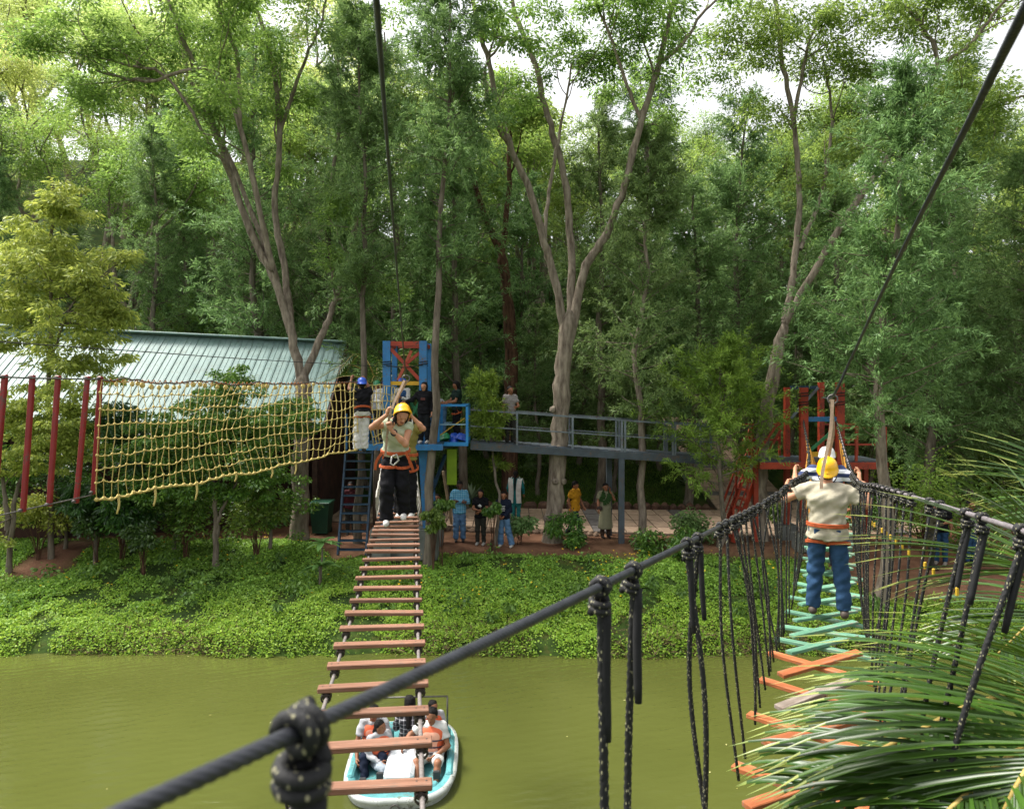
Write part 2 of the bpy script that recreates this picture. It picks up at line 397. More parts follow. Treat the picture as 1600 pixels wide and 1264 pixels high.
def silver_oak(seed, H=13, r=.14, crown0=.18, width=2.3, nbr=70, per=26, mat=None, L=.17, W=.04):
    g = np.random.default_rng(seed); mb = MB()
    k = 16; z = np.linspace(0, H, k); off = np.cumsum(g.normal(size=(k, 2)) * .07, 0) - 0; off[0] = 0
    tr = np.column_stack([off, z]); mb.tube(tr, r * (1 - .9 * (z / H) ** 1.1) + .01, 9, caps=False)
    mb.tube([(0, 0, -.4), (0, 0, .0), (0, 0, .35)], [r * 1.7, r * 1.35, r], 9, caps=False)
    S = []; D = []; LL = []
    for q in range(nbr):
        t = crown0 + (1 - crown0) * g.random() ** .85; zz = t * H
        p = np.array([np.interp(zz, z, tr[:, 0]), np.interp(zz, z, tr[:, 1]), zz])
        a = g.random() * 6.283; env = width * (1.06 - t) ** .55 * min(1, .35 + (t - crown0) * 4) * g.uniform(.55, 1.15)
        d = unit((math.cos(a), math.sin(a), g.uniform(.15, .75)))
        pts, dd = limb(mb, p, d, env, .012 + .02 * (1 - t), .004, g, .13, 5, .02, 4)
        for m in range(1, 6):
            for _ in range(2):
                dv = unit(unit(pts[m] - pts[m - 1]) * .7 + g.normal(size=3) * .55 + np.array((0, 0, .08)))
                S.append(pts[m]); D.append(dv); LL.append(g.uniform(.35, .75) * min(1.2, .5 + env / 2))
    Q = sprays(g, S, D, np.array(LL), per, L, W)
    trunk = mb
    return trunk, Q

def broad_tree(seed, H=12, r=.2, trunk=.4, spread=4.5, nl=4, pad=1.1, per=420, L=.15, W=.07, lean=(0, 0)):
    g = np.random.default_rng(seed); mb = MB(); tips = []
    base = np.array((0, 0, 0.)); th = H * trunk
    mb.tube([(0, 0, -.5), (0, 0, .0), (0, 0, .5)], [r * 1.8, r * 1.4, r * 1.05], 10, caps=False)
    pts, d = limb(mb, base, (lean[0], lean[1], 1), th, r * 1.05, r * .8, g, .06, 7, .05, 10)
    def rec(p, d, L, rr, lev):
        pts, d2 = limb(mb, p, d, L, rr, rr * .55, g, .13, 6, .06, 7 if lev < 2 else 5)
        if lev == 3: tips.append(pts[-1]); tips.append(pts[3]); return
        for _ in range(2 if lev else g.integers(2, 4)):
            a = unit(d2 + g.normal(size=3) * (.55, .55, .3)); rec(pts[-1], a, L * g.uniform(.55, .8), rr * .58, lev + 1)
        if g.random() < .5: rec(pts[3], unit(d2 + g.normal(size=3) * .7), L * .5, rr * .4, min(3, lev + 2))
    for q in range(nl):
        a = 6.283 * (q + g.uniform(-.3, .3)) / nl; f = spread / H
        rec(pts[-1] - (0, 0, .3 * g.random()), (math.cos(a) * f * 1.5, math.sin(a) * f * 1.5, 1), (H - th) * .5, r * .6, 1)
    Q = pads(g, np.array(tips) + g.normal(size=(len(tips), 3)) * .15, g.uniform(.7, 1.2, len(tips)) * pad, per, .45, L, W, .65)
    return mb, Q

def bush(seed, H=2.5, rad=1.4, nst=9, per=210, L=.12, W=.06, pad=.55, up=.45):
    g = np.random.default_rng(seed); mb = MB(); C = []
    for q in range(nst):
        a = g.random() * 6.283; f = g.uniform(.1, .8)
        pts, d = limb(mb, (.12 * math.cos(a), .12 * math.sin(a), -.1), (math.cos(a) * f, math.sin(a) * f, 1), H * g.uniform(.6, 1.0), .035, .01, g, .12, 6, .0, 5)
        for m in range(2, 7): C.append(pts[m] + g.normal(size=3) * .25 * rad)
    C = np.array(C); C[:, 2] = np.maximum(C[:, 2], .25)
    return mb, pads(g, C, g.uniform(.6, 1.2, len(C)) * pad, per, .75, L, W, up)

def bamboo(seed, H=6, n=16, per=40):
    g = np.random.default_rng(seed); mb = MB(); S = []; D = []
    for q in range(n):
        a = g.random() * 6.283; b = g.uniform(.15, .6); p = np.array((g.normal() * .4, g.normal() * .4, -.2)); pts = [p]
        d = np.array((math.cos(a) * b * .4, math.sin(a) * b * .4, 1.)); L = H * g.uniform(.6, 1)
        for m in range(9):
            d = unit(d + np.array((math.cos(a) * b, math.sin(a) * b, -.12 * m)) * .12); pts.append(pts[-1] + d * L / 9)
        pts = np.array(pts); mb.tube(pts, np.linspace(.03, .006, 10), 5, caps=False)
        for m in range(2, 10):
            for _ in range(5): S.append(pts[m] + g.normal(size=3) * .12); D.append(unit(g.normal(size=3) + np.array((math.cos(a) * .5, math.sin(a) * .5, -.05))))
    return mb, sprays(g, S, D, .6, per // 4, .26, .035, .35, .7)

def proto(name, tq, leafm, barkm):
    mb, Q = tq
    tm = bpy.data.meshes.new(name + '_trunk'); tm.from_pydata(mb.v, [], mb.f); tm.materials.append(barkm); tm.polygons.foreach_set('use_smooth', mb.sm); tm.update()
    return tm, leaf_mesh(name + '_crown', Q, leafm)
def plant(name, pr, loc, rz, s, label, cat, group=None, pnames=('trunk', 'crown')):
    o = empty(name, loc, label, cat, group, rz); o.scale = (s, s, s) if np.isscalar(s) else s
    link(pnames[0], pr[0], o); link(pnames[1], pr[1], o); return o
def on_ground(px, d, dz=-.03):
    x = (px - 800) / FPX * d; return (x, d, ground_at(x, d) + dz)

OAK = [proto('silver_oak', silver_oak(11 + k, 13 + k, .15, .14, 2.9, 110, 30, None, .17, .036), L_OAK, BARK_G) for k in range(3)]
BRD = [proto('canopy_tree', broad_tree(31 + k, 12 + k, .22, .36, 4.6, 4, 1.2, 430, .15, .07), L_BROAD, BARK) for k in range(3)]
SHR = [proto('shrub', bush(51 + k, 2.8, 1.5, 9, 200), [L_BUSH, L_DARK, L_DARK][k], BARK_D) for k in range(3)]
L_SUNPAINT = leaf_mat('leaf_sun_painted', '#7f9648', '#bcc97e', .45, .5, .3, .04)  # lighter leaves for canopy tree copies: strong sunlight on the hill painted in
BRD_SUNPAINT = [(BRD[k][0], (lambda m: (m.materials.clear(), m.materials.append(L_SUNPAINT), m)[2])(BRD[k][1].copy())) for k in range(2)]
BAMB = proto('bamboo', bamboo(61), L_BAM, pm('bamboo_cane', '#8a8a45', '#5a6030', 5, .5))

# far and middle rows on the slope
g = np.random.default_rng(5)
def rows():
    k = 0
    for (y0, y1, n, kinds, s0, s1) in ((27.5, 31, 12, 'ooob', .75, .95), (32, 37, 15, 'oobb', .85, 1.1), (39, 46, 17, 'obbb', .9, 1.15), (48, 60, 22, 'bbbb', 1.0, 1.35), (64, 78, 20, 'bbbb', 1.15, 1.5)):
        for q in range(n):
            d = g.uniform(y0, y1); half = .76 * d + 2
            x = -half + 2 * half * (q + g.uniform(.15, .85)) / n
            if 25 < d < 33 and 6.0 < x < 10.8: continue          # the hill path stays clear
            if d < 31 and -17 < x < -4.5 and d < 29: d += 2.5    # room for the building
            kd = kinds[g.integers(len(kinds))]; s = g.uniform(s0, s1)
            if d > 62 and x > -8: continue
            cen = .9 if (-3 < x * 30 / d < 14) and d > 36 else 1.0
            z = ground_at(x, d) - .05
            if kd == 'o': plant('silver_oak', OAK[g.integers(3)], (x, d, z), g.random() * 6.28, s * cen, 'feathery grey-green silver oak standing deep in the wooded slope', 'tree', 'silver oaks on the wooded slope')
            elif x < -7 and d > 37 and g.random() < .75: plant('sun_painted_tree', BRD_SUNPAINT[g.integers(2)], (x, d, z), g.random() * 6.28, s * 1.1, 'canopy tree on the hillside above the green roof, sunlight painted into its pale leaves', 'tree', 'hillside trees with painted sunlight')
            else: plant('canopy_tree', BRD[g.integers(3)], (x, d, z), g.random() * 6.28, s * cen, 'spreading light green canopy tree high on the wooded slope', 'tree', 'canopy trees on the wooded slope')
    for q in range(46):
        d = g.uniform(26.5, 40); half = .76 * d; x = g.uniform(-half, half)
        if d < 34 and 5.2 < x < 11.2: continue
        if d < 29.5 and -19 < x < -4: continue
        if d < 29.5 and -2.5 < x < 7: continue
        plant('shrub', SHR[g.integers(3)], (x, d, ground_at(x, d) - .05), g.random() * 6.28, g.uniform(.9, 1.6), 'dense dark leafy shrub in the understorey of the slope', 'shrub', 'understorey shrubs', ('stem', 'foliage'))
rows()
for px, d, s in ((575, 27.5, .5), (650, 28.5, .55), (700, 27, .45), (760, 29.5, .55), (840, 27.2, .5), (905, 29, .6), (960, 27.4, .5), (1030, 28.6, .55), (1240, 26.2, .55), (1310, 27, .6), (1350, 24.5, .5), (1410, 25.5, .6), (1490, 24, .55), (1560, 26, .6), (1600, 23.5, .5), (450, 28.8, .5), (1180, 30, .6), (1100, 31, .6)):
    plant('young_silver_oak', OAK[g.integers(3)], on_ground(px, d), g.random() * 6.28, (s * 1.15, s * 1.15, s), 'young silver oak filling the gap under the taller trees on the slope', 'tree', 'young silver oaks under the canopy')
for q in range(26):
    d = g.uniform(42, 62); x = g.uniform(-8, .7 * d)
    plant('shrub', SHR[g.integers(3)], (x, d, ground_at(x, d) - .05), g.random() * 6.28, g.uniform(1.8, 2.8), 'tall leafy thicket closing the gaps between trunks on the hill crest', 'shrub', 'hill crest thickets', ('stem', 'foliage'))
for px, d, s in ((285, 31, 1.0), (330, 30, .85), (240, 33, 1.1), (380, 33, .9)):
    plant('bamboo_clump', BAMB, on_ground(px, d), g.random() * 6, s, 'arching bamboo clump with thin drooping leaves above the green roof', 'bamboo', 'bamboo above the roof', ('canes', 'foliage'))
# ------------------------------------------------------------------ the trees one can tell apart along the terrace
def px_tree(name, label, base_d, branches, leafm, barkm, seed, subs=3, pad=.8, per=330, L=.15, W=.07, extra=(), kind='pads', sub_len=1.6, up=.6, knobs=()):
    """branches: [(points (px, py, depth offset), width px start, width px end, leafy)] measured off the photograph"""
    g = np.random.default_rng(seed)
    b0 = branches[0][0][0]; root = P(b0[0], b0[1], base_d + (b0[2] if len(b0) > 2 else 0))
    root[2] = ground_at(root[0], root[1]) - .05
    o = empty(name, root, label, 'tree'); mb = MB(); tips = []; S = []; D = []
    for bi, (pts, w0, w1, leafy) in enumerate(branches):
        W3 = np.array([P(p[0], p[1], base_d + (p[2] if len(p) > 2 else 0)) for p in pts])
        if bi == 0: W3[0] = root - (0, 0, .3)
        C = curve_pts(W3 - root, max(8, 5 * len(pts))); nC = len(C)
        C[2:-1] += g.normal(size=(nC - 3, 3)) * .018
        rr = np.linspace(w0, w1, nC) / 2 * base_d / FPX
        if bi == 0:
            zz = C[:, 2] - C[0, 2]; rr = rr * (1 + .4 * np.exp(-zz / .4)); rr[-1] *= .35; rr[-2] *= .7
        mb.tube(C, rr * (1 + .06 * g.normal(size=nC)), 12 if w0 > 18 else 8, caps=False)
        if leafy:
            for q in range(int(subs * leafy)):
                k = int(nC * (.45 + .55 * g.random())) - 1; T = unit(C[min(k + 1, nC - 1)] - C[k - 1])
                d = unit(T * .6 + g.normal(size=3) * .65 + np.array((0, 0, .25)))
                pts2, d2 = limb(mb, C[k], d, sub_len * g.uniform(.6, 1.3), max(rr[k] * .5, .018), .012, g, .2, 6, .05, 5)
                for _ in range(2):
                    pts3, d3 = limb(mb, pts2[g.integers(3, 7)], unit(d2 + g.normal(size=3) * .7), sub_len * .6, .013, .006, g, .2, 5, .03, 4)
                    tips += [pts3[-1], pts3[3]]
                    for m in range(1, 6): S.append(pts3[m]); D.append(unit(pts3[m] - pts3[m - 1] + g.normal(size=3) * .4))
                tips.append(pts2[-1])
                for m in range(2, 7): S.append(pts2[m]); D.append(unit(pts2[m] - pts2[m - 1] + g.normal(size=3) * .5))
    for kx in knobs:    # burls and cut stubs
        c = P(*kx[:3]) - root; r_ = kx[3]; mb.tube([c, c + np.array(kx[4]) * r_ * .5, c + np.array(kx[4]) * r_ * .9, c + np.array(kx[4]) * r_ * .8], [r_ * 1.2, r_ * .95, r_ * .7, r_ * .1], 9)
    for (px, py, dd, rpx, cnt) in extra:      # leafy masses seen in the photograph
        c = P(px, py, base_d + dd) - root; rr = rpx * base_d / FPX
        for q in range(cnt):
            u = rv(g, 1)[0] * rr * g.random() ** .5; tips.append(c + u * (1, 1, .8)); 
            for _ in range(3): S.append(c + u + g.normal(size=3) * .2); D.append(unit(u * .5 / rr + g.normal(size=3) * .5))
    mb.build('trunk', barkm, o)
    if kind == 'pads': Q = pads(g, np.array(tips), g.uniform(.6, 1.2, len(tips)) * pad, per, .5, L, W, up)
    else: Q = sprays(g, S, D, .5 * pad, per, L, W)
    link('crown', leaf_mesh('crown', Q, leafm), o)
    return o

# left multi-stemmed tree
px_tree('canopy_tree', 'tall canopy tree leaning over the green roof, its many bare stems fanning upward', 20.6,
    [([(468, 838), (470, 740), (474, 640), (472, 580)], 27, 26, 0),
     ([(470, 590), (455, 520, .1), (430, 440, .2), (395, 370, .2), (355, 260, .2), (325, 170, .1), (290, 70), (262, 0), (235, -60)], 15, 6, 1.2),
     ([(432, 440, .2), (405, 330, -.3), (375, 200, -.5), (330, 110, -.7), (225, 128, -.9), (150, 110, -1)], 11, 3, 1.3),
     ([(474, 590), (505, 520, .3), (520, 480, .6), (545, 400, 1.2), (560, 300, 1.6)], 14, 4, 1),
     ([(455, 520, .1), (445, 420, .6), (430, 330, .9), (437, 210, 1.0), (425, 90, 1.2), (400, 10, 1.2), (380, -60, 1.2)], 13, 5, 1.2),
     ([(395, 370, .2), (425, 420, .1), (360, 250, .9), (300, 130, 1.2), (270, 30, 1.4), (215, -40, 1.4)], 9, 4, 1.2),
     ([(437, 210, 1), (470, 110, .8), (500, 40, .6), (520, -40, .4)], 6, 3, 1.2),
     ([(355, 260, .2), (330, 230, -.5), (265, 125, -.8), (190, 100, -1), (120, 85, -1.2)], 6, 3, 1.2),
     ([(375, 200, -.5), (370, 90, -.8), (345, 20, -1), (340, -50, -1)], 7, 3, 1.2)],
    L_BROAD, BARK, 101, 5, .62, 210, .12, .052, extra=[(170, 95, -.8, 75, 7), (290, 30, 0, 80, 8), (420, 20, .5, 90, 8), (520, 40, .5, 60, 6)])
# central tree with three tall stems
px_tree('canopy_tree', 'thick scarred trunk beside the path forking into three tall bare stems', 20.4,
    [([(862, 845), (868, 760), (876, 650), (882, 560), (890, 485)], 28, 24, 0),
     ([(886, 540), (868, 440), (850, 380), (828, 300), (800, 235), (783, 180), (765, 100), (742, 20), (725, -60)], 14, 6, 1.2),
     ([(889, 540), (915, 420, .2), (945, 370, .1), (975, 295, -.1), (1002, 190, -.2), (1030, 100, -.3), (1048, 20, -.4), (1070, -60, -.4)], 15, 6, 1.3),
     ([(889, 530, .05), (893, 390, .6), (880, 270, .8), (855, 180, .9), (835, 100, 1), (805, 20, 1.1), (790, -60, 1.1)], 14, 6, 1.2),
     ([(850, 380), (862, 280, .5), (880, 180, .6), (893, 100, .7)], 7, 3, .8),
     ([(800, 235), (770, 180, -.4), (757, 110, -.6), (790, 60, -.8)], 8, 3, .8),
     ([(1002, 190, -.2), (975, 120, -.5), (955, 60, -.7), (930, 0, -.8)], 6, 3, 1),
     ([(1030, 100, -.3), (1065, 70, -.3), (1100, 20, -.3), (1150, -30, -.3)], 7, 3, 1.2)],
    L_BROAD, BARK, 102, 4, .58, 190, .12, .052, extra=[(800, 30, .4, 70, 4), (920, 60, .4, 75, 9), (1040, 30, -.3, 80, 9), (1000, 90, -.3, 60, 6), (870, 20, .8, 70, 6), (960, 130, 1.5, 70, 7), (1080, 110, 1, 60, 6), (740, 60, .5, 60, 6)],
    knobs=[(865, 640, 20.3, .10, (-1, -.4, .1)), (879, 752, 20.3, .10, (.9, -.6, 0)), (855, 810, 20.3, .11, (-.6, -.9, .1)), (868, 752, 20.2, .1, (0, -1, .1)), (873, 700, 20.2, .09, (0, -1, .1))])
# right tree with the long leaning stem
px_tree('canopy_tree', 'tree beside the red stair with one long stem leaning far over to the side', 20.6,
    [([(1188, 845), (1186, 760), (1195, 660), (1212, 570), (1226, 500)], 24, 17, 0),
     ([(1226, 500), (1243, 400, .3), (1248, 290, .5), (1240, 190, .6), (1222, 95, .7), (1215, 20, .7), (1200, -50, .7)], 11, 6, 1.2),
     ([(1226, 505), (1262, 440, -.2), (1320, 345, -.4), (1395, 235, -.6), (1440, 150, -.8), (1466, 100, -.9), (1440, 40, -1), (1400, 0, -1)], 12, 4, 1.2),
     ([(1240, 190, .6), (1255, 110, .6), (1270, 50, .6), (1310, 0, .6)], 7, 3, 1),
     ([(1250, 390, .3), (1285, 300, .8), (1300, 180, 1), (1285, 90, 1.1)], 8, 3, 1.1),
     ([(1466, 100, -.9), (1510, 75, -1), (1555, 20, -1.2), (1590, -20, -1.3)], 6, 3, 1.3),
     ([(1395, 235, -.6), (1450, 185, -.4), (1530, 170, -.3), (1600, 150, -.3)], 6, 3, 1.2)],
    L_BROAD, BARK, 103, 5, .6, 200, .12, .052, extra=[(1230, 60, .6, 85, 9), (1150, 60, .8, 60, 7), (1320, 90, .4, 60, 7), (1280, 265, .4, 50, 5), (1170, 160, 1, 50, 6), (1430, 50, -.9, 85, 7), (1540, 150, -.6, 70, 6)])
# tree standing behind the walkway
px_tree('canopy_tree', 'straight reddish trunk rising behind the grey walkway to a crooked fork', 27.0,
    [([(795, 770), (797, 650), (798, 540), (790, 440), (782, 390)], 24, 15, 0),
     ([(784, 400), (755, 330, .2), (735, 265, .3), (705, 190, .4), (680, 120, .5)], 11, 4, 1.2),
     ([(784, 395), (795, 300, .4), (798, 200, .4), (815, 120, .4)], 10, 4, 1.2)],
    L_BROAD, BARK_D, 104, 4, .8, 260, extra=[(720, 170, .4, 60, 5), (810, 150, .4, 50, 4)])

# silver oaks with their own places
def oak_at(label, base, d, top_py, wpx, seed, width, nbr, per, lean=0, mat=None, crown0=.2, bark=None, L=.155, W=.032):
    per = int(per * 1.5)
    loc = P(base[0], base[1], d); loc[2] = ground_at(loc[0], d) - .05
    H = EYE - (top_py - 600) / FPX * d - loc[2]
    if seed >= 207 and seed not in (208, 210):
        k_ = seed % 3; o = plant('silver_oak', OAK[k_], loc, seed * 1.7, 1, label, 'tree'); o.scale = (width / 2.6, width / 2.6, H / (13 + k_)); return o
    mb, Q = silver_oak(seed, H, wpx / 2 * d / FPX, crown0, width, nbr, per, None, L, W)
    pr = proto('silver_oak', (mb, Q), mat or L_OAK, bark or BARK_G)
    o = plant('silver_oak', pr, loc, 0, 1, label, 'tree'); o.rotation_euler = (0, R(lean), 0); return o
oak_at('slender grey silver oak rising between the blue stair and the net', (559, 838), 20.2, 20, 12, 201, 2.4, 80, 24, .5, crown0=.42)
oak_at('slim silver oak trunk leaning beside the blue tower', (668, 842), 18.4, -60, 14, 202, 2.6, 80, 24, 1.5, crown0=.5)
oak_at('silver oak with a ruddy trunk beside the paved path and walkway support', (1003, 838), 20.6, 215, 12, 203, 2.5, 80, 24, 1.0, crown0=.26, bark=BARK)
oak_at('silver oak with a stout brown trunk on the soil beside the rope bridge', (1372, 905), 16.6, 120, 19, 204, 3.0, 110, 24, 1.5, crown0=.3, bark=BARK)
oak_at('young bright green silver oak sapling on a thin stem before the walkway', (768, 822), 19.4, 595, 5, 205, 1.0, 22, 16, .4, mat=L_OAKY, crown0=.45, L=.16, W=.035)
oak_at('small bushy silver oak with bright tufts between the walkway and the red stair', (1124, 835), 19.8, 545, 8, 206, 2.9, 46, 26, 0, mat=L_OAKY, crown0=.30)
oak_at('dark silver oak behind the walkway handrail, next to the paved hill path', (1075, 790), 26, 300, 12, 207, 2.8, 90, 26, 0, crown0=.2)
oak_at('broad silver oak whose low feathery branches hang over the soil clearing', (1450, 835), 21.5, 330, 16, 208, 3.4, 120, 28, 0, crown0=.14)
oak_at('dark silver oak with a thick rust-brown trunk at the far edge of the clearing', (1530, 800), 24, 100, 24, 209, 3.4, 120, 26, 0, crown0=.25, bark=BARK_D)
oak_at('wide silver oak overhanging the rope bridge above the palm fronds', (1640, 850), 20.5, 250, 18, 210, 3.4, 120, 28, 0, crown0=.16)
oak_at('tall silver oak close behind the green roof, beside the leaning canopy tree', (400, 760), 27, 60, 14, 211, 3.0, 110, 26, 0, crown0=.15)
oak_at('silver oak standing just behind the blue tower', (620, 760), 25.5, 40, 14, 212, 2.8, 110, 26, 0, crown0=.15)
oak_at('silver oak between the blue tower and the reddish trunk', (725, 770), 25.5, 110, 13, 213, 2.8, 110, 26, 0, crown0=.2)
oak_at('dense silver oak behind the thick scarred trunk', (935, 770), 26.5, 160, 13, 214, 2.8, 110, 26, 0, crown0=.2)
oak_at('dark silver oak behind the red tower', (1290, 770), 26.5, 190, 14, 215, 3.0, 120, 26, 0, crown0=.15)
oak_at('silver oak half hidden between the red tower and the paved ramp', (1165, 760), 28, 150, 13, 216, 2.8, 110, 26, 0, crown0=.3)
oak_at('silver oak behind the ruddy roadside trunk', (1000, 760), 29, 120, 13, 217, 2.8, 110, 26, 0, crown0=.2)
oak_at('grey-green silver oak at the end of the green roof', (500, 770), 28.5, 30, 14, 218, 2.8, 110, 26, 0, crown0=.2)

# yellow-green young tree and shrubs in front of the building
px_tree('young_tree', 'young yellow-green tree on a thin pale stem in front of the green roof', 19.0,
    [([(80, 842), (80, 760), (76, 640), (80, 500), (78, 400), (85, 330)], 9, 4, 1.5), ([(80, 560), (110, 480, -.4), (150, 440, -.6)], 4, 2, 1.5), ([(78, 560), (40, 480, .2), (20, 420, .3)], 4, 2, 1.5)],
    L_YEL, BARK_G, 301, 4, .30, 70, .15, .045, extra=[(95, 320, 0, 45, 34), (60, 400, 0, 75, 64), (130, 450, -.3, 60, 50), (30, 500, 0, 70, 50), (130, 550, -.3, 75, 56), (175, 490, -.4, 30, 22)], sub_len=1.0, up=.2)
def shrub_px(name, label, base, d, branches, masses, leafm, seed, pad=.24, per=80, L=.10, W=.05, up=.4):
    return px_tree(name, label, d, [([base, *br], w, 3, .6) for br, w in branches], leafm, BARK_G, seed, 3, pad, per, L, W, extra=masses, sub_len=.8, up=up)
shrub_px('shrub', 'yellow-tipped shrub on forked stems behind the red poles', (12, 828), 18.2, [([(25, 770), (60, 700)], 9), ([(8, 770), (-5, 690)], 9)],
    [(30, 640, 0, 60, 56), (100, 640, -.2, 55, 44), (60, 700, 0, 60, 44), (120, 690, .2, 45, 32), (-30, 680, 0, 50, 32)], L_YEL, 302)
shrub_px('shrub', 'tall green shrub on a forked trunk behind the yellow climbing net', (338, 842), 18.4, [([(337, 790), (332, 740)], 11), ([(345, 800), (372, 750)], 8)],
    [(330, 660, 0, 70, 68), (410, 660, .1, 65, 56), (260, 680, 0, 60, 52), (470, 650, .3, 50, 36), (300, 740, -.2, 60, 48), (400, 740, 0, 60, 44), (240, 760, .2, 40, 24), (360, 610, .1, 60, 36)], L_BUSH, 303)
for k_, (px_, r2_) in enumerate(((190, 60), (270, 55), (420, 60), (100, 50), (10, 60))):
    shrub_px('shrub', ['dark shrub against the house wall behind the net corner', 'dark shrub against the house wall behind the net middle', 'dark shrub against the house wall beside the big trunk', 'dark shrub against the house wall behind the red poles', 'dark shrub against the house wall at the picture edge'][k_], (px_, 832), 19.6, [([(px_ + 5, 800), (px_ + 8, 770)], 6)], [(px_, 730, 0, r2_, 22), (px_ + 20, 785, 0, r2_ * .8, 16), (px_ - 25, 690, .2, r2_ * .8, 12)], (L_BUSH, L_DARK)[k_ % 2], 340 + k_, pad=.36)
shrub_px('shrub', 'low dark shrub with long drooping leaves under the net corner', (150, 840), 18.6, [([(150, 800), (160, 770)], 6)],
    [(140, 780, 0, 45, 28), (200, 790, 0, 45, 28), (240, 700, .5, 55, 32), (190, 660, .4, 50, 28)], L_DARK, 304, L=.18, W=.04)
# climbing plants at trunk feet, low plants along the terrace
for px, py, d, rr, n, lab, mt in (
    (677, 812, 18.2, 14, 8, 'ivy climbing the foot of the slim trunk beside the blue tower', L_BUSH), (690, 790, 18.4, 14, 4, 'small leafy vine behind the ivy-covered trunk', L_BUSH),
    (770, 795, 19.3, 11, 7, 'upright leafy bush standing before the woman in the black t-shirt', L_BUSH), (885, 825, 19.8, 24, 9, 'green bush sprouting at the foot of the thick scarred trunk', L_BUSH),
    (812, 815, 20.0, 24, 6, 'wispy grey-leaved bush between the girl in jeans and the thick trunk', L_OAK), (1080, 818, 20.2, 32, 10, 'grey twiggy bush on the path edge below the red stair', L_OAK),
    (1015, 853, 19.4, 26, 9, 'low leafy clump at the foot of the ruddy roadside trunk', L_BUSH), (1072, 858, 19.0, 26, 9, 'low green clump below the grey twiggy bush', L_BUSH),
    (225, 838, 18.0, 22, 9, 'dark leafy clump on the bank below the net', L_DARK), (150, 815, 18.6, 30, 8, 'dark strappy plant below the red poles', L_DARK),
    (60, 800, 18.9, 40, 12, 'yellow-green bush at the foot of the house wall below the red poles', L_YEL), (290, 800, 18.9, 44, 14, 'light green bush at the foot of the house wall below the net', L_BUSH), (400, 795, 19.2, 44, 14, 'light green bush between the forked shrub and the big trunk', L_BUSH), (190, 795, 18.9, 40, 12, 'leafy green bush beneath the net corner', L_BUSH),
    (1440, 770, 20.0, 60, 16, 'feathery bright green bush spilling over the soil clearing', L_OAKY), (1530, 800, 19.4, 70, 16, 'dense green bush behind the palm fronds', L_BUSH),
    (1340, 800, 22, 34, 9, 'leafy bush behind the red tower deck', L_BUSH), (1215, 800, 21.5, 20, 5, 'small bush beside the stout tree at the red stair', L_BUSH)):
    g = np.random.default_rng(int(px * 7 + py)); c = P(px, py, d); r_ = rr * d / FPX; base = np.array((c[0], d, ground_at(c[0], d) - .03)); o = empty('bush', base, lab, 'bush')
    mb = MB(); C = []
    for q in range(n):
        u = rv(g, 1)[0] * r_ * g.random() ** .5; t = c + u * (1, 1, 1.1) - base; t[2] = max(t[2], .12); C.append(t); mb.tube(curve_pts([(g.normal() * .04, g.normal() * .04, -.1), t * (.3, .3, .5), t], 6), np.linspace(.014, .004, 6), 5, caps=False)
    mb.build('stem', BARK_D, o); strap = mt in (L_BAM,)
    link('foliage', leaf_mesh('foliage', pads(g, C, r_ * .55, 190, .9, .3 if strap else .10, .02 if strap else .05, .4), mt), o)
# ------------------------------------------------------------------ building with the green sheet roof
TEAL = pm('roof_teal', '#88a09c', '#748e8b', 2.5, .45, .4, .0, rnd=.1, wear='#6d7a70')
WALLB = pm('wall_red_brown', '#4a3129', '#2e1f1a', 3, .9, bmp=.3)
WOODD = pm('dark_timber', '#4a352b', '#2c201a', 4, .8)
rr_, rl_ = P(541, 536, 25.4), P(-60, 508, 22.4)       # ridge ends
fall = np.array((-.02, -3.1, -2.75))                    # from ridge to eave
house = empty('long_house', (rr_[0], rr_[1], GZ), 'long low house with a pale green sheet roof behind the net', 'house')
hb = np.array(house.location)
N = 34
for k in range(N):
    a, c = rl_ + (rr_ - rl_) * (k + .07) / N - hb, rl_ + (rr_ - rl_) * (k + 1) / N - hb
    mb = MB(); up = np.array((0, .05, .075)); e = np.array((0, 0, .012))
    mb.add([a, c, c + fall, a + fall, a - e, c - e, c + fall - e, a + fall - e], [(0, 3, 2, 1), (4, 5, 6, 7), (3, 7, 6, 2), (0, 1, 5, 4)])
    t = (c - a) * .07
    for f0 in (0, .5):     # standing seam and mid rib
        b0 = a + (c - a) * f0; hgt = 1 if f0 == 0 else .5
        q = [b0, b0 + t, b0 + t + fall, b0 + fall]; q2 = [x + up * hgt * (1.1) for x in q]
        mb.add(q + q2, [(4, 7, 6, 5), (0, 4, 5, 1), (1, 5, 6, 2), (2, 6, 7, 3), (3, 7, 4, 0)])
    mb.build('roof_panel', TEAL, house)
    mb = MB(); bf = np.array((0, 3.1, -2.75))
    mb.add([a, c, c + bf, a + bf], [(0, 1, 2, 3)]); mb.build('rear_roof_panel', TEAL, house)
dk = np.array((0, .02, -.06)); MB().add([rl_ - hb + dk, rr_ - hb + dk, rr_ - hb + fall + dk, rl_ - hb + fall + dk], [(0, 3, 2, 1)]).build('rib_shade_sheet', pm('rib_shade_paint', '#3d4a49', '#2c3635', 3, .8), house)  # dark sheet below the panel gaps, painted shade along the roof ribs
MB().beam(rl_ - hb + (0, -.1, .04), rr_ - hb + (0.05, -.1, .04), .32, .07, bev=.02).build('ridge_cap', TEAL, house)
MB().beam(rl_ - hb + fall + (0, -.05, -.06), rr_ - hb + fall + (0.05, -.05, -.06), .1, .16).build('gutter', pm('gutter', '#7f9794', None, 3, .5), house)
MB().beam(rr_ - hb + (.06, 0, -.1), rr_ - hb + fall + (.06, 0, -.1), .05, .22).build('barge_board', WOODD, house)
ee, el = rr_ - hb + fall + (-.35, .55, 0), rl_ - hb + fall + (0, .55, 0)
he = ee[2]
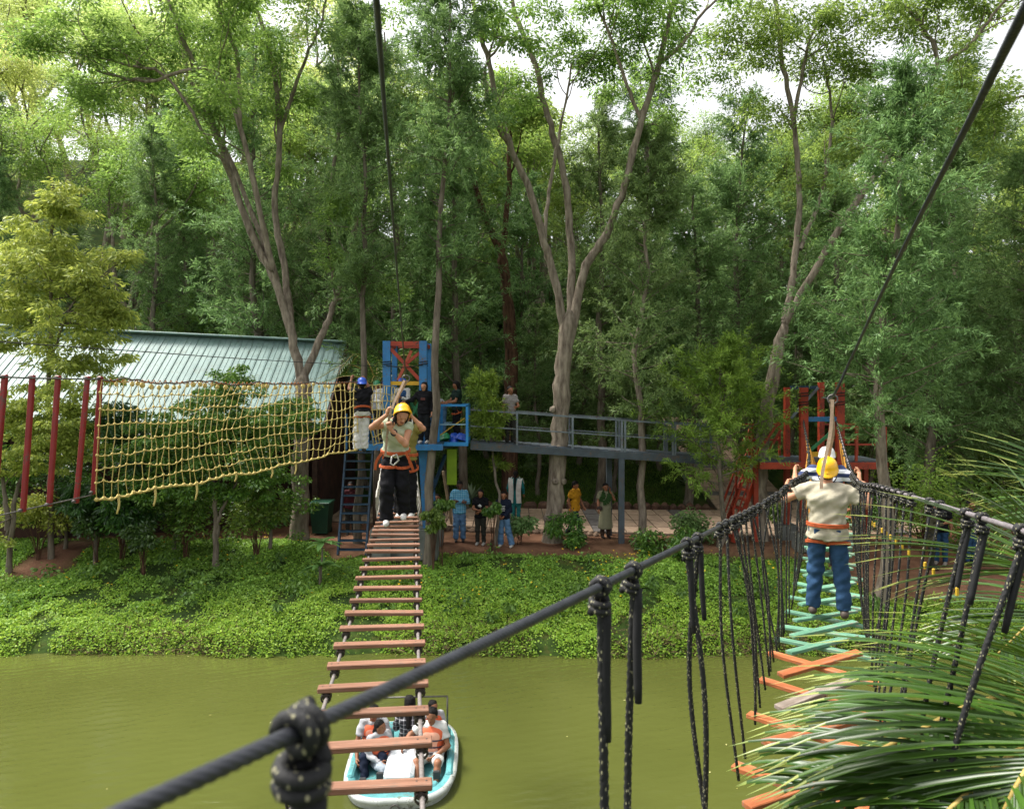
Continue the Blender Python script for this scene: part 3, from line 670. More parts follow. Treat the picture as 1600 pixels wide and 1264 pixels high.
def wallseg(p, q, z0, z1, name, mat, th=.18):
    MB().beam((p[0], p[1], (z0 + z1) / 2), (q[0], q[1], (z0 + z1) / 2), th, z1 - z0).build(name, mat, house)
wallseg(el, ee, -.1, .75, 'wall', WALLB)
for k in range(9):
    f = k / 8; p = el * (1 - f) + ee * f; MB().beam((p[0], p[1] - .12, -.1), (p[0], p[1] - .12, he + .1), .16, .16).build('post', WOODD, house)
bk0, bk1 = el + np.array((0, 2.2, 0)), ee + np.array((0, 2.2, 0)); wallseg(bk0, bk1, -.1, he + 1.5, 'rear_wall', WALLB)
# gable end under the roof edge
g1, g2, g3 = ee + np.array((.2, 0, 0)), ee + np.array((.2, 4.8, 0)), rr_ - hb + np.array((-.15, 0, -.1))
MB().add([(g1[0], g1[1], -.1), (g2[0], g2[1], -.1), (g2[0], g2[1], he), g3, (g1[0], g1[1], he), (g1[0] - .15, g1[1], -.1), (g2[0] - .15, g2[1], -.1), (g2[0] - .15, g2[1], he), g3 - (.15, 0, 0), (g1[0] - .15, g1[1], he)],
    [(0, 1, 2, 3, 4), (9, 8, 7, 6, 5), (0, 4, 9, 5), (1, 6, 7, 2)]).build('gable_wall', WALLB, house)
wallseg(el * .5 + ee * .5 + np.array((0, .1, 0)), el * .38 + ee * .62 + np.array((0, .1, 0)), .0, 2.0, 'door', WOODD, .1)

# ------------------------------------------------------------------ painted steel
BLUE = pm('paint_blue', '#226fa6', '#195a8a', 4, .45, .5, rnd=.08, wear='#5a4a40')
BLUED = pm('paint_dark_blue', '#1d3c52', '#14293a', 4, .5, .4)
RED = pm('paint_red', '#a03a22', '#7d2a18', 4, .5, .4, wear='#4a2a20')
REDP = pm('paint_pole_red', '#8a1e20', '#701719', 3, .45, .5, wear='#5d3a34')
YEL = pm('paint_yellow', '#c59a22', '#a98018', 4, .5, .4)
GREYP = pm('paint_grey', '#6b757b', '#4f585e', 4, .55, .4, wear='#5d4a3d')
GREYD = pm('paint_slate', '#454f57', '#353d44', 4, .55, .4, wear='#57483c')
GRNP = pm('paint_green', '#2f7a4e', '#256440', 4, .5, .4)
CONC = pm('concrete_plinth', '#70736e', '#4c504c', 3, .9, bmp=.2)
BLK = pm('rope_black_plain', '#1b1b1d', '#121213', 30, .8)
def bm(parent, name, mat, a, b, w, h=None, bev=0): return MB().beam(a, b, w, h, bev=bev).build(name, mat, parent)

# blue tower
DK = 4.14                                            # deck level
T0 = P(633, 692, 18.8); tower = empty('blue_tower', (T0[0], 18.8, GZ), 'blue steel launch tower with red cross bracing at the end of the ladder bridge', 'tower')
tz = DK - GZ; topz = EYE + (600 - 533) / FPX * 18.8 - GZ; hw = .48
for sx in (-1, 1):
    for yy in (0, 1.25):
        bm(tower, 'post', BLUE, (sx * hw, yy, tz), (sx * hw, yy, topz), .2 if yy == 0 else .14, .16)
        bm(tower, 'leg', BLUE, (sx * (hw + .12), yy, .75), (sx * hw, yy, tz - .02), .24 if yy == 0 else .18, .18)
    bm(tower, 'side_beam', RED, (sx * hw, .1, topz - .1), (sx * hw, 1.15, topz - .1), .1)
bm(tower, 'top_beam', RED, (-hw + .1, 0, topz - .07), (hw - .1, 0, topz - .07), .1, .12)
bm(tower, 'top_beam', RED, (-hw + .1, 1.25, topz - .07), (hw - .1, 1.25, topz - .07), .1, .12)
z2 = EYE - GZ
bm(tower, 'yellow_beam', YEL, (-hw + .1, .02, z2 + .02), (hw - .1, .02, z2 + .02), .1, .1)
bm(tower, 'cross_brace', RED, (-hw + .1, -.02, topz - .2), (hw - .1, -.02, z2 + .12), .07, .09)
bm(tower, 'cross_brace', RED, (hw - .1, .06, topz - .3), (0.0, .06, topz - .62), .06, .08)
bm(tower, 'cross_brace', pm('paint_salmon', '#c4644a', '#a8523c', 4, .5), (-hw + .1, 1.2, z2 + .1), (0, 1.2, topz - .2), .07, .08)
bm(tower, 'green_brace', GRNP, (.02, .9, z2 - .95), (hw - .12, .9, z2 - .3), .05, .07)
bm(tower, 'green_brace', GRNP, (-.3, 1.2, z2 - .1), (.35, 1.2, z2 - 1.1), .05, .09)
for sx in (-1, 1):
    rp = [(sx * hw + .12 * math.cos(a) * 1.05, .115 * math.sin(a), topz - .66 + .01 * a) for a in np.linspace(0, 12.5, 50)]
    MB().tube(rp, .012, 5).build('rope_wrap', BLK, tower)
MB().tube(curve_pts([(-hw, -.12, topz - .65), (0, -.12, topz - .7), (hw, -.12, topz - .63)], 12), .013, 6).build('tie_rope', BLK, tower)
for k in range(9):      # deck planks, steel edge
    bm(tower, 'deck_plank', BLUED, (-1.0 + .235 * k, -.42, tz - .03), (-1.0 + .235 * k, 1.55, tz - .03), .225, .04)
bm(tower, 'deck_edge', BLUE, (-1.12, -.48, tz - .07), (1.05, -.48, tz - .07), .1, .15)
bm(tower, 'deck_edge', BLUE, (-1.12, 1.6, tz - .07), (1.05, 1.6, tz - .07), .1, .15)
for sx, sy in ((-1, 0), (1, 0), (-1, 1.3), (1, 1.3)):
    MB().box((sx * (hw + .12), sy - .02, .35), (.55, .55, .82), bev=.03).build('plinth', CONC, tower)
MB().box((0, .1, .3), (.75, .4, .68), bev=.03).build('plinth', CONC, tower)
bm(tower, 'brace', BLUED, (hw, .2, tz - .25), (hw + .9, .9, tz - .1), .06); bm(tower, 'brace', BLUED, (hw + .05, .1, 1.2), (hw + .5, .9, tz - .4), .07)
for x in (-1.1, -.98): bm(tower, 'rail_post', BLUE, (x, 0, tz), (x, 0, tz + 1.1), .06)
# leaf-green board behind the tower leg
MB().box((1.15, 1.0, tz - .75), (.28, .05, 1.0), bev=.01).build('green_panel', pm('panel_green', '#83a01f', '#6d8a18', 3, .5), tower)

# cage of blue rails next to the tower
c0 = P(708, 697, 19.3); cage = empty('blue_cage', (c0[0], 19.3, DK), 'small bright blue railed cage hung on the walkway beside the tower', 'railing')
CY = pm('paint_sky_blue', '#2585c4', '#1d70a8', 4, .45, .5)
cz = .98
for x in (-.4, .38):
    for yy in (0, .9): bm(cage, 'post', CY, (x, yy, -.07), (x, yy, cz), .07, .07)
for yy in (0, .9):
    bm(cage, 'top_rail', CY, (-.43, yy, cz), (.41, yy, cz), .07, .06); bm(cage, 'bottom_rail', CY, (-.43, yy, -.07), (.41, yy, -.07), .09, .1); bm(cage, 'mid_rail', pm('rail_pale', '#8fb2c4', None, 4, .4), (-.38, yy, .46), (.36, yy, .46), .03)
bm(cage, 'side_rail', CY, (.38, 0, cz), (.38, .9, cz), .06); bm(cage, 'floor', BLUED, (0, -.03, -.05), (0, 1.0, -.05), .8, .04)
# coloured helmets lying in the cage
def helmet_mesh(s=1.0):
    mb = MB(); prof = [(.001, .135), (.04, .132), (.075, .118), (.1, .09), (.115, .05), (.122, 0), (.126, -.005), (.125, -.02), (.115, -.02), (.11, .0)]
    n = 26; V = []; m = len(prof)
    for i in range(n):
        a = 2 * math.pi * i / n
        for j, (r, z) in enumerate(prof):
            rx, ry = r * .92, r * 1.12
            if j in (6, 7) and math.sin(a) < 0: ry += .045 * (-math.sin(a)) ** 1.5; z = z - .008 * (-math.sin(a))
            rid = .004 * (abs(math.cos(a)) < .22) * (j < 5)
            V.append((rx * math.cos(a), ry * math.sin(a), z + rid))
    F_ = [(i * m + j + 1, ((i + 1) % n) * m + j + 1, ((i + 1) % n) * m + j, i * m + j) for i in range(n) for j in range(m - 1)]
    return mb.add(np.array(V) * s, F_, True)
HEL = {k: pm('helmet_' + k, c, c2, 3, .3, .5) for k, c, c2 in (('yellow', '#eeb511', '#e2a608'), ('blue', '#1f4fb8', '#1a449e'), ('green', '#1f7f4c', '#196b40'), ('white', '#d8d8d2', '#c4c4be'))}
for x, y, k, lab in ((-.25, .3, 'green', 'green safety helmet lying in the blue cage'), (.0, .35, 'blue', 'blue safety helmet lying beside the green one in the cage'), (.2, .25, 'blue', 'blue safety helmet lying nearest the cage corner')):
    o = helmet_mesh(1.25).build('safety_helmet', HEL[k], None); o.location = (c0[0] + x, 19.3 + y, DK + .04); o.rotation_euler = (.3, .4 * x, x * 9); tag(o, lab, 'helmet', 'helmets in the cage')
o = MB().tube(curve_pts([(-.75, .2, .05), (-.4, .1, .15), (0, .12, .42), (.3, .3, .62)], 14), .015, 6).build('yellow_rope', pm('rope_yellow', '#d9b04a', '#a8822f', 40, .8), None); o.location = (c0[0], 19.25, DK); tag(o, 'loose yellow rope strung through the blue cage', 'rope')

# walkway from the cage to the red deck
wk0, wk1 = P(735, 691, 19.6), P(1130, 716, 20.6); walk = empty('grey_walkway', (wk0[0], wk0[1], GZ), 'raised grey steel walkway with handrails running between the two towers', 'walkway')
wb = np.array(walk.location); A, B = wk0 - wb, wk1 - wb; wd = np.array((0, 1.1, 0))
for side in (0, 1):
    s = wd * side
    bm(walk, 'edge_beam', GREYD, A + s + (0, 0, -.1), B + s + (0, 0, -.1), .08, .2)
    bm(walk, 'top_rail', GREYP, A + s + (0, 0, .9), B + s + (0, 0, .9), .045); bm(walk, 'mid_rail', GREYP, A + s + (0, 0, .45), B + s + (0, 0, .45), .035)
    for px in (805, 890, 967, 972, 1048, 1052, 1110):
        f = (px - 735) / 395; p = A + (B - A) * f + s; bm(walk, 'rail_post', GREYP, p, p + (0, 0, .92), .055)
npl = 30
for k in range(npl):
    p = A + (B - A) * (k + .5) / npl; MB().box(p + np.array((0, .55, .01)), (np.linalg.norm(B - A) / npl - .015, 1.0, .03)).build('deck_plate', GREYD, walk)
for px, s in ((966, 0), (955, 1)):
    f = (px - 735) / 395; p = A + (B - A) * f + wd * s; bm(walk, 'column', GREYD, (p[0], p[1], -.1), (p[0], p[1], p[2] - .2), .16, .16)

# blue open stair beside the net
st = P(553, 822, 19.4); stair = empty('blue_stair', (st[0], st[1], GZ), 'dark blue open steel stair climbing to the tower platform', 'stair')
sb = np.array(stair.location); a0, a1 = P(528, 822, 18.9) - sb, P(572, 826, 18.9) - sb; b0, b1 = P(541, 702, 20.0) - sb, P(583, 702, 20.0) - sb; a0[2] = a1[2] = 0
for a, b_ in ((a0, b0), (a1, b1)): bm(stair, 'stringer', BLUED, a, b_, .05, .16)
for k in range(12):
    f = (k + .6) / 12; p, q = a0 + (b0 - a0) * f, a1 + (b1 - a1) * f; MB().beam(p, q, .2, .03).build('tread', BLUED, stair)
for b_ in (b0, b1): bm(stair, 'hand_post', BLUE, b_, b_ + (0, 0, 1.0), .06)
# dark green bin by the house
bn = P(503, 778, 21.5); bn[2] = GZ; binr = empty('waste_bin', bn, 'dark green wheeled waste bin standing behind the big trunk by the house', 'bin')
BG = pm('bin_green', '#1f4a35', '#17382a', 3, .5)
MB().add([(-.22, -.25, .08), (.22, -.25, .08), (.22, .25, .08), (-.22, .25, .08), (-.29, -.33, .95), (.29, -.33, .95), (.29, .33, .95), (-.29, .33, .95)], [(3, 2, 1, 0), (4, 5, 6, 7), (0, 1, 5, 4), (1, 2, 6, 5), (2, 3, 7, 6), (3, 0, 4, 7)]).build('body', BG, binr)
MB().box((0, 0, .985), (.64, .74, .06), bev=.02).build('lid', BG, binr)
for s in (-1, 1): MB().lathe([(.001, -.03), (.09, -.03), (.09, .03), (.001, .03)], 14, (s * .2, .28, .09), M=[[0, 0, 1], [0, 1, 0], [1, 0, 0]]).build('wheel', BLK, binr)
o = MB().beam((0, 0, 0), (.28, 0, 1.75), .09, .09, bev=.03).build('leaning_pole', pm('pale_timber', '#a39072', '#76664f', 6, .9), None)
lp = P(706, 792, 22.6); o.location = (lp[0], lp[1], GZ + .05); o.scale = (-1, 1, 1); tag(o, 'pale weathered pole leaning beside the seated woman', 'pole')

# red tower, decks and stair
RT = P(1284, 720, 19.6); rt = empty('red_tower', (RT[0], 19.6, GZ), 'red steel tower with black rope wraps at the end of the board bridge', 'tower')
rz_ = RT[2] - GZ; rtop = EYE - GZ; hw2 = .5
for sx in (-1, 1):
    for yy in (0, 1.2):
        tp = rtop + (.05 if sx > 0 else -.1)
        bm(rt, 'post', RED, (sx * hw2, yy, .35), (sx * hw2, yy, tp), .2 if yy == 0 else .14, .16)
        MB().box((sx * hw2, yy, .2), (.5, .5, .5), bev=.03).build('plinth', CONC, rt)
    for kk in (.38, .62):
        rp = [(sx * hw2 + .13 * math.cos(a), .12 * math.sin(a), rtop - kk + .012 * a) for a in np.linspace(0, 12.5, 50)]
        MB().tube(rp, .014, 5).build('rope_wrap', BLK, rt)
bm(rt, 'blue_beam', BLUE, (-hw2 + .1, .02, rtop - .97), (hw2 - .1, .02, rtop - .97), .1, .13); bm(rt, 'yellow_beam', YEL, (-hw2 + .1, .02, rz_ + .18), (hw2 - .1, .02, rz_ + .18), .1, .13)
bm(rt, 'blue_beam', BLUED, (-hw2 + .1, 1.2, rtop - .1), (hw2 - .1, 1.2, rtop - .1), .08, .1)
bm(rt, 'green_brace', GRNP, (-hw2 + .15, .1, rtop - 1.9), (hw2 - .15, .1, rtop - 1.3), .05, .08); bm(rt, 'grey_brace', GREYP, (-hw2 + .1, 1.15, rtop - 1.0), (hw2 - .1, 1.15, rtop - .1), .05, .07)
for k in range(17): bm(rt, 'deck_plank', GREYD, (-1.55 + .2 * k, -.05, rz_ - .02), (-1.55 + .2 * k, 1.5, rz_ - .02), .19, .035)
for y in (-.12, 1.55): bm(rt, 'deck_edge', RED, (-1.75, y, rz_ - .12), (1.75, y, rz_ - .12), .08, .18)
for y in (-.1, 1.5):
    for x0, x1 in ((.6, 1.7),) + (((-1.7, -.6),) if y > 0 else ()):
        for z in (.92, .46): bm(rt, 'hand_rail', RED, (x0, y, rz_ + z), (x1, y, rz_ + z), .05)
        for x in (x0 + .3, x1): bm(rt, 'rail_post', RED, (x, y, rz_), (x, y, rz_ + .94), .06)
bm(rt, 'diagonal', RED, (-1.7, .6, rz_), (-.95, .6, rz_ + 1.05), .07); bm(rt, 'diagonal', RED, (-1.2, 1.0, rz_), (-.75, 1.0, rz_ + .8), .06)
for x in (-1.55, 1.6): bm(rt, 'column', RED, (x, .8, .0), (x, .8, rz_ - .1), .12)
# red stair to the deck
s0, s1 = P(1145, 832, 20.2), P(1178, 745, 21.0); rs = empty('red_stair', (s0[0], s0[1], GZ), 'steep red steel stair with handrail beside the leaning tree', 'stair')
rb = np.array(rs.location); p0 = np.array((0, 0, .05)); p1 = np.array((1.0, .5, RT[2] - GZ - .1))
for s in (0, .75):
    o_ = np.array((-.12 * s, s, 0))
    bm(rs, 'stringer', RED, p0 + o_, p1 + o_, .05, .14)
    bm(rs, 'hand_rail', RED, p0 + o_ + (0, 0, .9), p1 + o_ + (0, 0, .9), .045); bm(rs, 'mid_rail', RED, p0 + o_ + (0, 0, .45), p1 + o_ + (0, 0, .45), .03)
    for f in (0.02, .5, .98): q = p0 + (p1 - p0) * f + o_; bm(rs, 'rail_post', RED, q, q + (0, 0, .92), .05)
for k in range(9):
    q = p0 + (p1 - p0) * (k + .5) / 9; bm(rs, 'tread', RED, q, q + (-.09, .75, 0), .2, .03)

# spiky agaves on the grass slope
AG = leaf_mat('leaf_agave', '#6d8060', '#93a382', .1, .5, .3)
for px, py, d, n, L, lab in ((735, 752, 26.8, 22, .85, 'spiky pale agave on the grass slope behind the kerb'), (712, 655, 28.5, 10, .8, 'spiky agave higher on the slope beside the walkway'), (1075, 740, 27.8, 16, .7, 'spiky agave on the slope beside the paved ramp')):
    x = (px - 800) / FPX * d; o = empty('agave', (x, d, ground_at(x, d) - .02), lab, 'plant'); g = np.random.default_rng(px)
    for k in range(n):
        a = 6.283 * k / n + g.normal() * .2; e = g.uniform(.25, 1.1); dd = np.array((math.cos(a) * math.cos(e), math.sin(a) * math.cos(e), math.sin(e))); s = np.array((-math.sin(a), math.cos(a), 0)); u = np.cross(dd, s); l = L * g.uniform(.7, 1.1)
        V = [];
        for f, wd_ in ((0, .05), (.3, .06), (.65, .045), (1, .004)):
            c = dd * l * f + np.array((0, 0, -.12 * f * f * l)); V += [c - s * wd_, c - u * wd_ * .45, c + s * wd_]
        F_ = [(3 * i + j, 3 * i + j + 1, 3 * i + j + 4, 3 * i + j + 3) for i in range(3) for j in range(2)] + [(3 * i + 2, 3 * i, 3 * i + 3, 3 * i + 5) for i in range(3)]
        MB().add(V, F_, False).build('leaf', AG, o)
# rosette plant on the bank
RO = leaf_mat('leaf_rosette', '#4f7a3a', '#7fa35e', .25, .45, .4)
ro = P(500, 905, 17.6); rx = ro[0]; rg = ground_at(rx, 17.6); o = empty('rosette_plant', (rx, 17.6, rg), 'large-leaved rosette plant with two heads growing on the green bank', 'plant'); g = np.random.default_rng(77)
for hx, hy, top, n, L in ((0, -.05, P(499, 885, 17.5)[2] - rg, 13, .52), (.03, .15, P(500, 848, 17.7)[2] - rg, 11, .48)):
    MB().tube(curve_pts([(0, 0, -.1), (hx * .5, hy * .6, top * .5), (hx, hy, top)], 8), np.linspace(.03, .018, 8), 7).build('stem', BARK_G, o)
    for k in range(n):
        a = 6.283 * k / n * 1.618 * 2 + g.normal() * .1; e = g.uniform(-.15, .9); l = L * g.uniform(.75, 1.1)
        dd = np.array((math.cos(a), math.sin(a), 0)); s = np.array((-math.sin(a), math.cos(a), 0)); V = []
        for f in np.linspace(0, 1, 6):
            wd_ = .085 * math.sin(math.pi * min(1, f * .92 + .06)) ** .8 * (l / .5); c = np.array((hx, hy, top)) + dd * l * f * math.cos(e) + np.array((0, 0, l * f * math.sin(e) - .3 * l * f * f)); V += [c - s * wd_ + (0, 0, .02), c, c + s * wd_ + (0, 0, .02)]
        MB().add(V, [(3 * i + j, 3 * i + j + 1, 3 * i + j + 4, 3 * i + j + 3) for i in range(5) for j in range(2)], True).build('leaf', RO, o)
# big feather palm behind the blue tower is added with the fronds below

# ------------------------------------------------------------------ ground cover on the bank (uncountable)
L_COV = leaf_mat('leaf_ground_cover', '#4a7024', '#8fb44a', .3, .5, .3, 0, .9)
g = np.random.default_rng(21)
def scatter(n, x0, x1, y0, y1, keep):
    x = g.uniform(x0, x1, n); y = g.uniform(y0, y1, n); k = keep(x, y); return x[k], y[k]
def cov_keep(x, y):
    e = edge_y(x); dens = np.ones_like(x)
    s = soil_mask(x, y); bare = vnoise(x * 1.3 + 20, y * 1.3) * .6 + vnoise(x * 3.1, y * 3.1 + 7) * .4
    ok = (y > e - .12) & (g.random(len(x)) > np.clip((s - .18) * 2.2, 0, 1)) & (g.random(len(x)) < np.clip((bare - .27) * 8, .04, 1))
    return ok
x, y = scatter(430000, -15, 16.5, 14.7, 21.2, cov_keep)
hum = .13 * vnoise(x * 1.6, y * 1.6) ** 1.5 + .09 * vnoise(x * 5, y * 5 + 3)
z = ground_z(x, y) + hum * (g.random(len(x)) ** .5) * (1.3 - 1.0 * sstep(y, 16, 19.5)) + .005
n_ = len(x); c = np.stack([x, y, z], 1); d = rv(g, n_) * (1, 1, .45); d[:, 2] += .15; nn = rv(g, n_) * .55 + np.array((0, -.12, .6)); sz = g.uniform(.6, 1.35, n_)
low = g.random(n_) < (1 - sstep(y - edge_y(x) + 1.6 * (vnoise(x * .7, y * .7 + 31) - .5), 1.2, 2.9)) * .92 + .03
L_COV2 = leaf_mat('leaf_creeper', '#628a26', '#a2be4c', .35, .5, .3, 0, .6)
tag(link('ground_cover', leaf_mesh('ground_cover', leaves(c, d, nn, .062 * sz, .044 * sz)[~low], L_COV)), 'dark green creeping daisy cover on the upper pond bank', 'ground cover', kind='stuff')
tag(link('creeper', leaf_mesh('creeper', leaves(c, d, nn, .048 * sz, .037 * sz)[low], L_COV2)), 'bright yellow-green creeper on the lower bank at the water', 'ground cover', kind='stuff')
# taller weeds among the cover
wx = g.uniform(-15, 16, 80); wy = edge_y(wx) + g.uniform(.6, 5.2, 80); k = g.random(80) > soil_mask(wx, wy) * 1.5; wx, wy = wx[k], wy[k]
C = np.stack([wx, wy, ground_z(wx, wy) + g.uniform(.15, .38, len(wx))], 1)
tag(link('bank_weeds', leaf_mesh('bank_weeds', pads(g, C, g.uniform(.12, .34, len(C)), 70, .8, .10, .055, .3), leaf_mat('leaf_weed', '#2f4f1c', '#6f8f44', .3, .5, .3, 0, .8))), 'taller leafy weeds scattered through the bank cover', 'weeds', kind='stuff')
# dead brown runners at the waterline
x = g.uniform(-15, 16, 9000); y = edge_y(x) + np.abs(g.normal(size=len(x))) * .5 - .12; k = vnoise(x * .8, 3.3 + 0 * x) > .45; x, y = x[k], y[k]
c = np.stack([x, y, np.maximum(ground_z(x, y), 0) + g.uniform(-.02, .12, len(x))], 1); d = rv(g, len(x)) * (1, .6, .6)
m_ = leaf_mat('dry_runner', '#4a3b2c', '#7a6850', .1, .8, .1)
tag(link('dry_runners', leaf_mesh('dry_runners', leaves(c, d, rv(g, len(x)), .22, .016), m_)), 'dry brown runners along the waterline', 'runners', kind='stuff')
# yellow daisies
x, y = scatter(2600, -13, 14, 16.2, 20.6, lambda x, y: (cov_keep(x, y)) & (vnoise(x * .9, y * .9 + 11) * 1.1 > g.random(len(x))) & (g.random(len(x)) < sstep(y, 15.5, 19) * (.35 + .65 * sstep(x, -4, -2))))
V = []; Fs = []
for xx, yy in zip(x, y):
    zc = ground_at(xx, yy) + .17 + .1 * g.random(); r_ = g.uniform(.022, .034); a0_ = g.random() * 6; k0 = len(V); tl = g.normal(size=2) * .3
    for q in range(8):
        a = a0_ + q * .785; rr2 = r_ * (1 if q % 2 else .62); ox, oy = rr2 * math.cos(a), rr2 * math.sin(a); V.append((xx + ox, yy + oy, zc + ox * tl[0] + oy * tl[1] - .2 * oy))
    V.append((xx, yy, zc + .012)); Fs += [(k0 + q, k0 + (q + 1) % 8, k0 + 8) for q in range(8)]
me = mesh_np('yellow_flowers', V, Fs); me.materials.append(pm('petal_yellow', '#e8c41c', '#d6a90e', 9, .6))
tag(link('yellow_flowers', me), 'small yellow daisies dotted over the bank', 'flowers', kind='stuff')
# short turf and litter on the slope behind the path
x, y = scatter(50000, -3, 9, 25.7, 34, lambda x, y: ~((x > 6.4) & (x < 10.9)))
c = np.stack([x, y, ground_z(x, y)], 1); d = rv(g, len(x)) * .5 + np.array((0, 0, .7))
tag(link('slope_grass', leaf_mesh('slope_grass', leaves(c, d, rv(g, len(x)), .13, .02), leaf_mat('grass_blade', '#3c5a1c', '#5f7d30', .3))), 'short green grass on the slope behind the path', 'grass', kind='stuff')
# ------------------------------------------------------------------ rope courses
STEEL = pm('wire_steel', '#6c6866', '#4a4746', 40, .45, .5, .6)
CABLE = pm('cable_sleeve', '#3d3f45', '#2a2b30', 30, .42, .5, .3)
ROPEG = pm('rope_grey', '#7d7672', '#5b5552', 60, .8)
PLANK = pm('plank_red_brown', '#8a6450', '#644433', 5, .65, .3, bmp=.3, bscale=14, stretch=(.5, 6, 6), rnd=.4, wear='#6f5a4c')
# flecked black hanging rope
m, n, b = new_mat('rope_black_flecked'); v = coord(n, (1, 1, .45)); vo = n.nodes.new('ShaderNodeTexVoronoi'); vo.inputs['Scale'].default_value = 120; n.links.new(v, vo.inputs['Vector'])
n.links.new(ramp(n, vo.outputs['Distance'], [(.20, '#8a8668'), (.27, '#0e0e10')]), b.inputs['Base Color']); b.inputs['Roughness'].default_value = .75; bump(n, b, noise(n, v, 160, 2), .5, .004)
ROPEB = m
# --- ladder bridge
def lad_axis(y):
    y = np.asarray(y, float); x = -.62 - .14 * (y - 2.87); x = np.where(y > 10, x - (y - 10) * .012, x)
    h = np.interp(y, [1.0, 2.87, 4.35, 5.9, 7.9, 9.9, 12.5, 15, 18.8], [1.6, 1.62, 1.72, 1.79, 1.83, 1.95, 2.0, 1.9, 1.62])
    return np.stack([x, y, EYE - h], -1)
lad = empty('ladder_bridge', lad_axis(1.6), 'long ladder bridge of red-brown wooden rungs leading across the pond to the blue tower', 'bridge'); lb = np.array(lad.location)
ys = np.arange(2.1, 18.7, .378); pr_ = unit((1, .14, 0))
# clamp: U-bolt loops round the rope under the rung
cm = MB()
for s in (-.02, .02): cm.tube([(.024 * math.cos(a), s, -.045 + .024 * math.sin(a)) for a in np.linspace(0, 6.283, 13)], .006, 5, caps=False)
cm.box((0, 0, -.03), (.03, .06, .02)); cm.tube([(.02, 0, -.05), (.02, 0, .015)], .005, 5); cm.tube([(-.02, 0, -.05), (-.02, 0, .015)], .005, 5)
_o = cm.build('clamp_proto', pm('clamp_steel', '#5d5552', '#3a3432', 30, .4, .5, .7)); CLAMP = _o.data; bpy.data.objects.remove(_o)
_o = MB().box((0, 0, 0), (.60, .064, .028), bev=.004).build('rung_proto', PLANK); RUNG = _o.data; bpy.data.objects.remove(_o)
for y in ys:
    r_ = link('rung', RUNG, lad); p = lad_axis(y) - lb; r_.location = p; r_.rotation_euler = (rng.normal() * .05, .02 + rng.normal() * .012, math.atan2(.14, 1) + rng.normal() * .01); r_.scale = (1 + rng.normal() * .012, 1, 1)
    for s in (-.255, .255):
        c = link('clamp', CLAMP, r_); c.location = (s, 0, 0)
for s in (-.255, .255):
    yy = np.linspace(1.2, 18.8, 120); pts = lad_axis(yy) - lb + pr_ * s - np.array((0, 0, .045))
    MB().tube(pts, .012, 8, twist=(3, .06, .2)).build('side_rope', ROPEG, lad)
# white rope lacing of the far half, rising to the tower
for s in (-.3, .3):
    MB().tube(np.array([lad_axis(yy) - lb + pr_ * s + np.array((0, 0, .35 + .5 * ((yy - 10.5) / 8) + .02 * math.sin(yy * 9))) for yy in np.linspace(10.3, 18.8, 60)]), .012, 5).build('hand_line', pm('rope_white', '#b9b5ac', '#8f8a80', 60, .85), lad)
    for yy in np.arange(10.5, 18.6, .45):
        a, c = lad_axis(yy) - lb + pr_ * s, lad_axis(yy + .2) - lb + pr_ * s; top = a + np.array((0, 0, .35 + .5 * ((yy - 10.5) / 8)))
        MB().tube(curve_pts([a, (a + top) / 2 + np.array((.03, .05, 0)), top, (top + c) / 2 + np.array((-.02, .05, -.05)), c], 12), .009, 5).build('lacing', MATS['rope_white'], lad)
# --- overhead wires
def wire(name, label, pts, r, tw, mat=CABLE, n=9, near=None):
    pts = np.asarray(pts); L = np.linalg.norm(np.diff(curve_pts(pts, 200), axis=0), axis=1).sum()
    N = int(L / .006) if tw else 60
    o = MB().tube(curve_pts(pts, min(N, 1300)), r, n if not tw else 14, twist=tw).build(name, mat, None); tag(o, label, 'cable'); return o
wire('overhead_cable', 'dark twisted overhead safety cable above the ladder bridge', [P(560, -350, .8), P(588, 0, 1.5), P(606, 240, 3.4), P(624, 470, 6.6), P(634, 589, 9.9), P(633, 578, 15), P(633, 572, 18.75)], .0085, (6, .07, .25), CABLE, 12)
wire('overhead_cable', 'thick dark twisted overhead cable slanting down to the red tower', [P(1790, -350, 1.0), P(1602, 15, 1.5), P(1503, 212, 2.6), P(1400, 412, 4.6), P(1330, 560, 6.6), P(1302, 618, 7.5), P(1290, 622, 12), P(1284, 621, 19.5)], .0125, (6, .08, .25), CABLE, 12)
# --- board bridge: two hand cables, hanger ropes with knots, crossing boards
lc = np.array([(-.62, -.35, -.15), (-.27, .5, -.30), (.36, 2.0, -.515), (1.62, 5.0, -.92), (2.33, 6.4, -1.03), (2.93, 7.5, -1.05), (4.6, 11.0, -1.2), (8.0, 19.5, -.98)]) + (0, 0, EYE)
rc = np.array([(.95, .3, -.30), (1.73, 2.4, -.497), (2.42, 4.27, -.68), (3.0, 5.85, -.84), (3.66, 7.5, -1.03), (5.2, 11.0, -1.2), (8.9, 19.5, -.98)]) + (0, 0, EYE)
bb0 = np.array((0, 1, EYE - 2)); brd = empty('board_bridge', bb0, 'suspended bridge of crossing orange and mint boards hung on black ropes from two cables', 'bridge')
LC, RC = curve_pts(lc, 9000), curve_pts(rc, 9000)
def thin_far(C, near): return np.concatenate([C[C[:, 1] < near], C[C[:, 1] >= near][::40]])
_lc = thin_far(LC, 2.6); MB().tube(_lc - bb0, np.interp(_lc[:, 1], [.4, .8, 2], [.0075, .0085, .0112]), 20, twist=(6, .08, .22)).build('hand_cable', CABLE, brd); MB().tube(thin_far(RC, 2.4) - bb0, .0115, 14, twist=(6, .10, .3)).build('hand_cable', pm('cable_sleeve_pale', '#7d777a', '#5d575a', 30, .5, .4), brd)
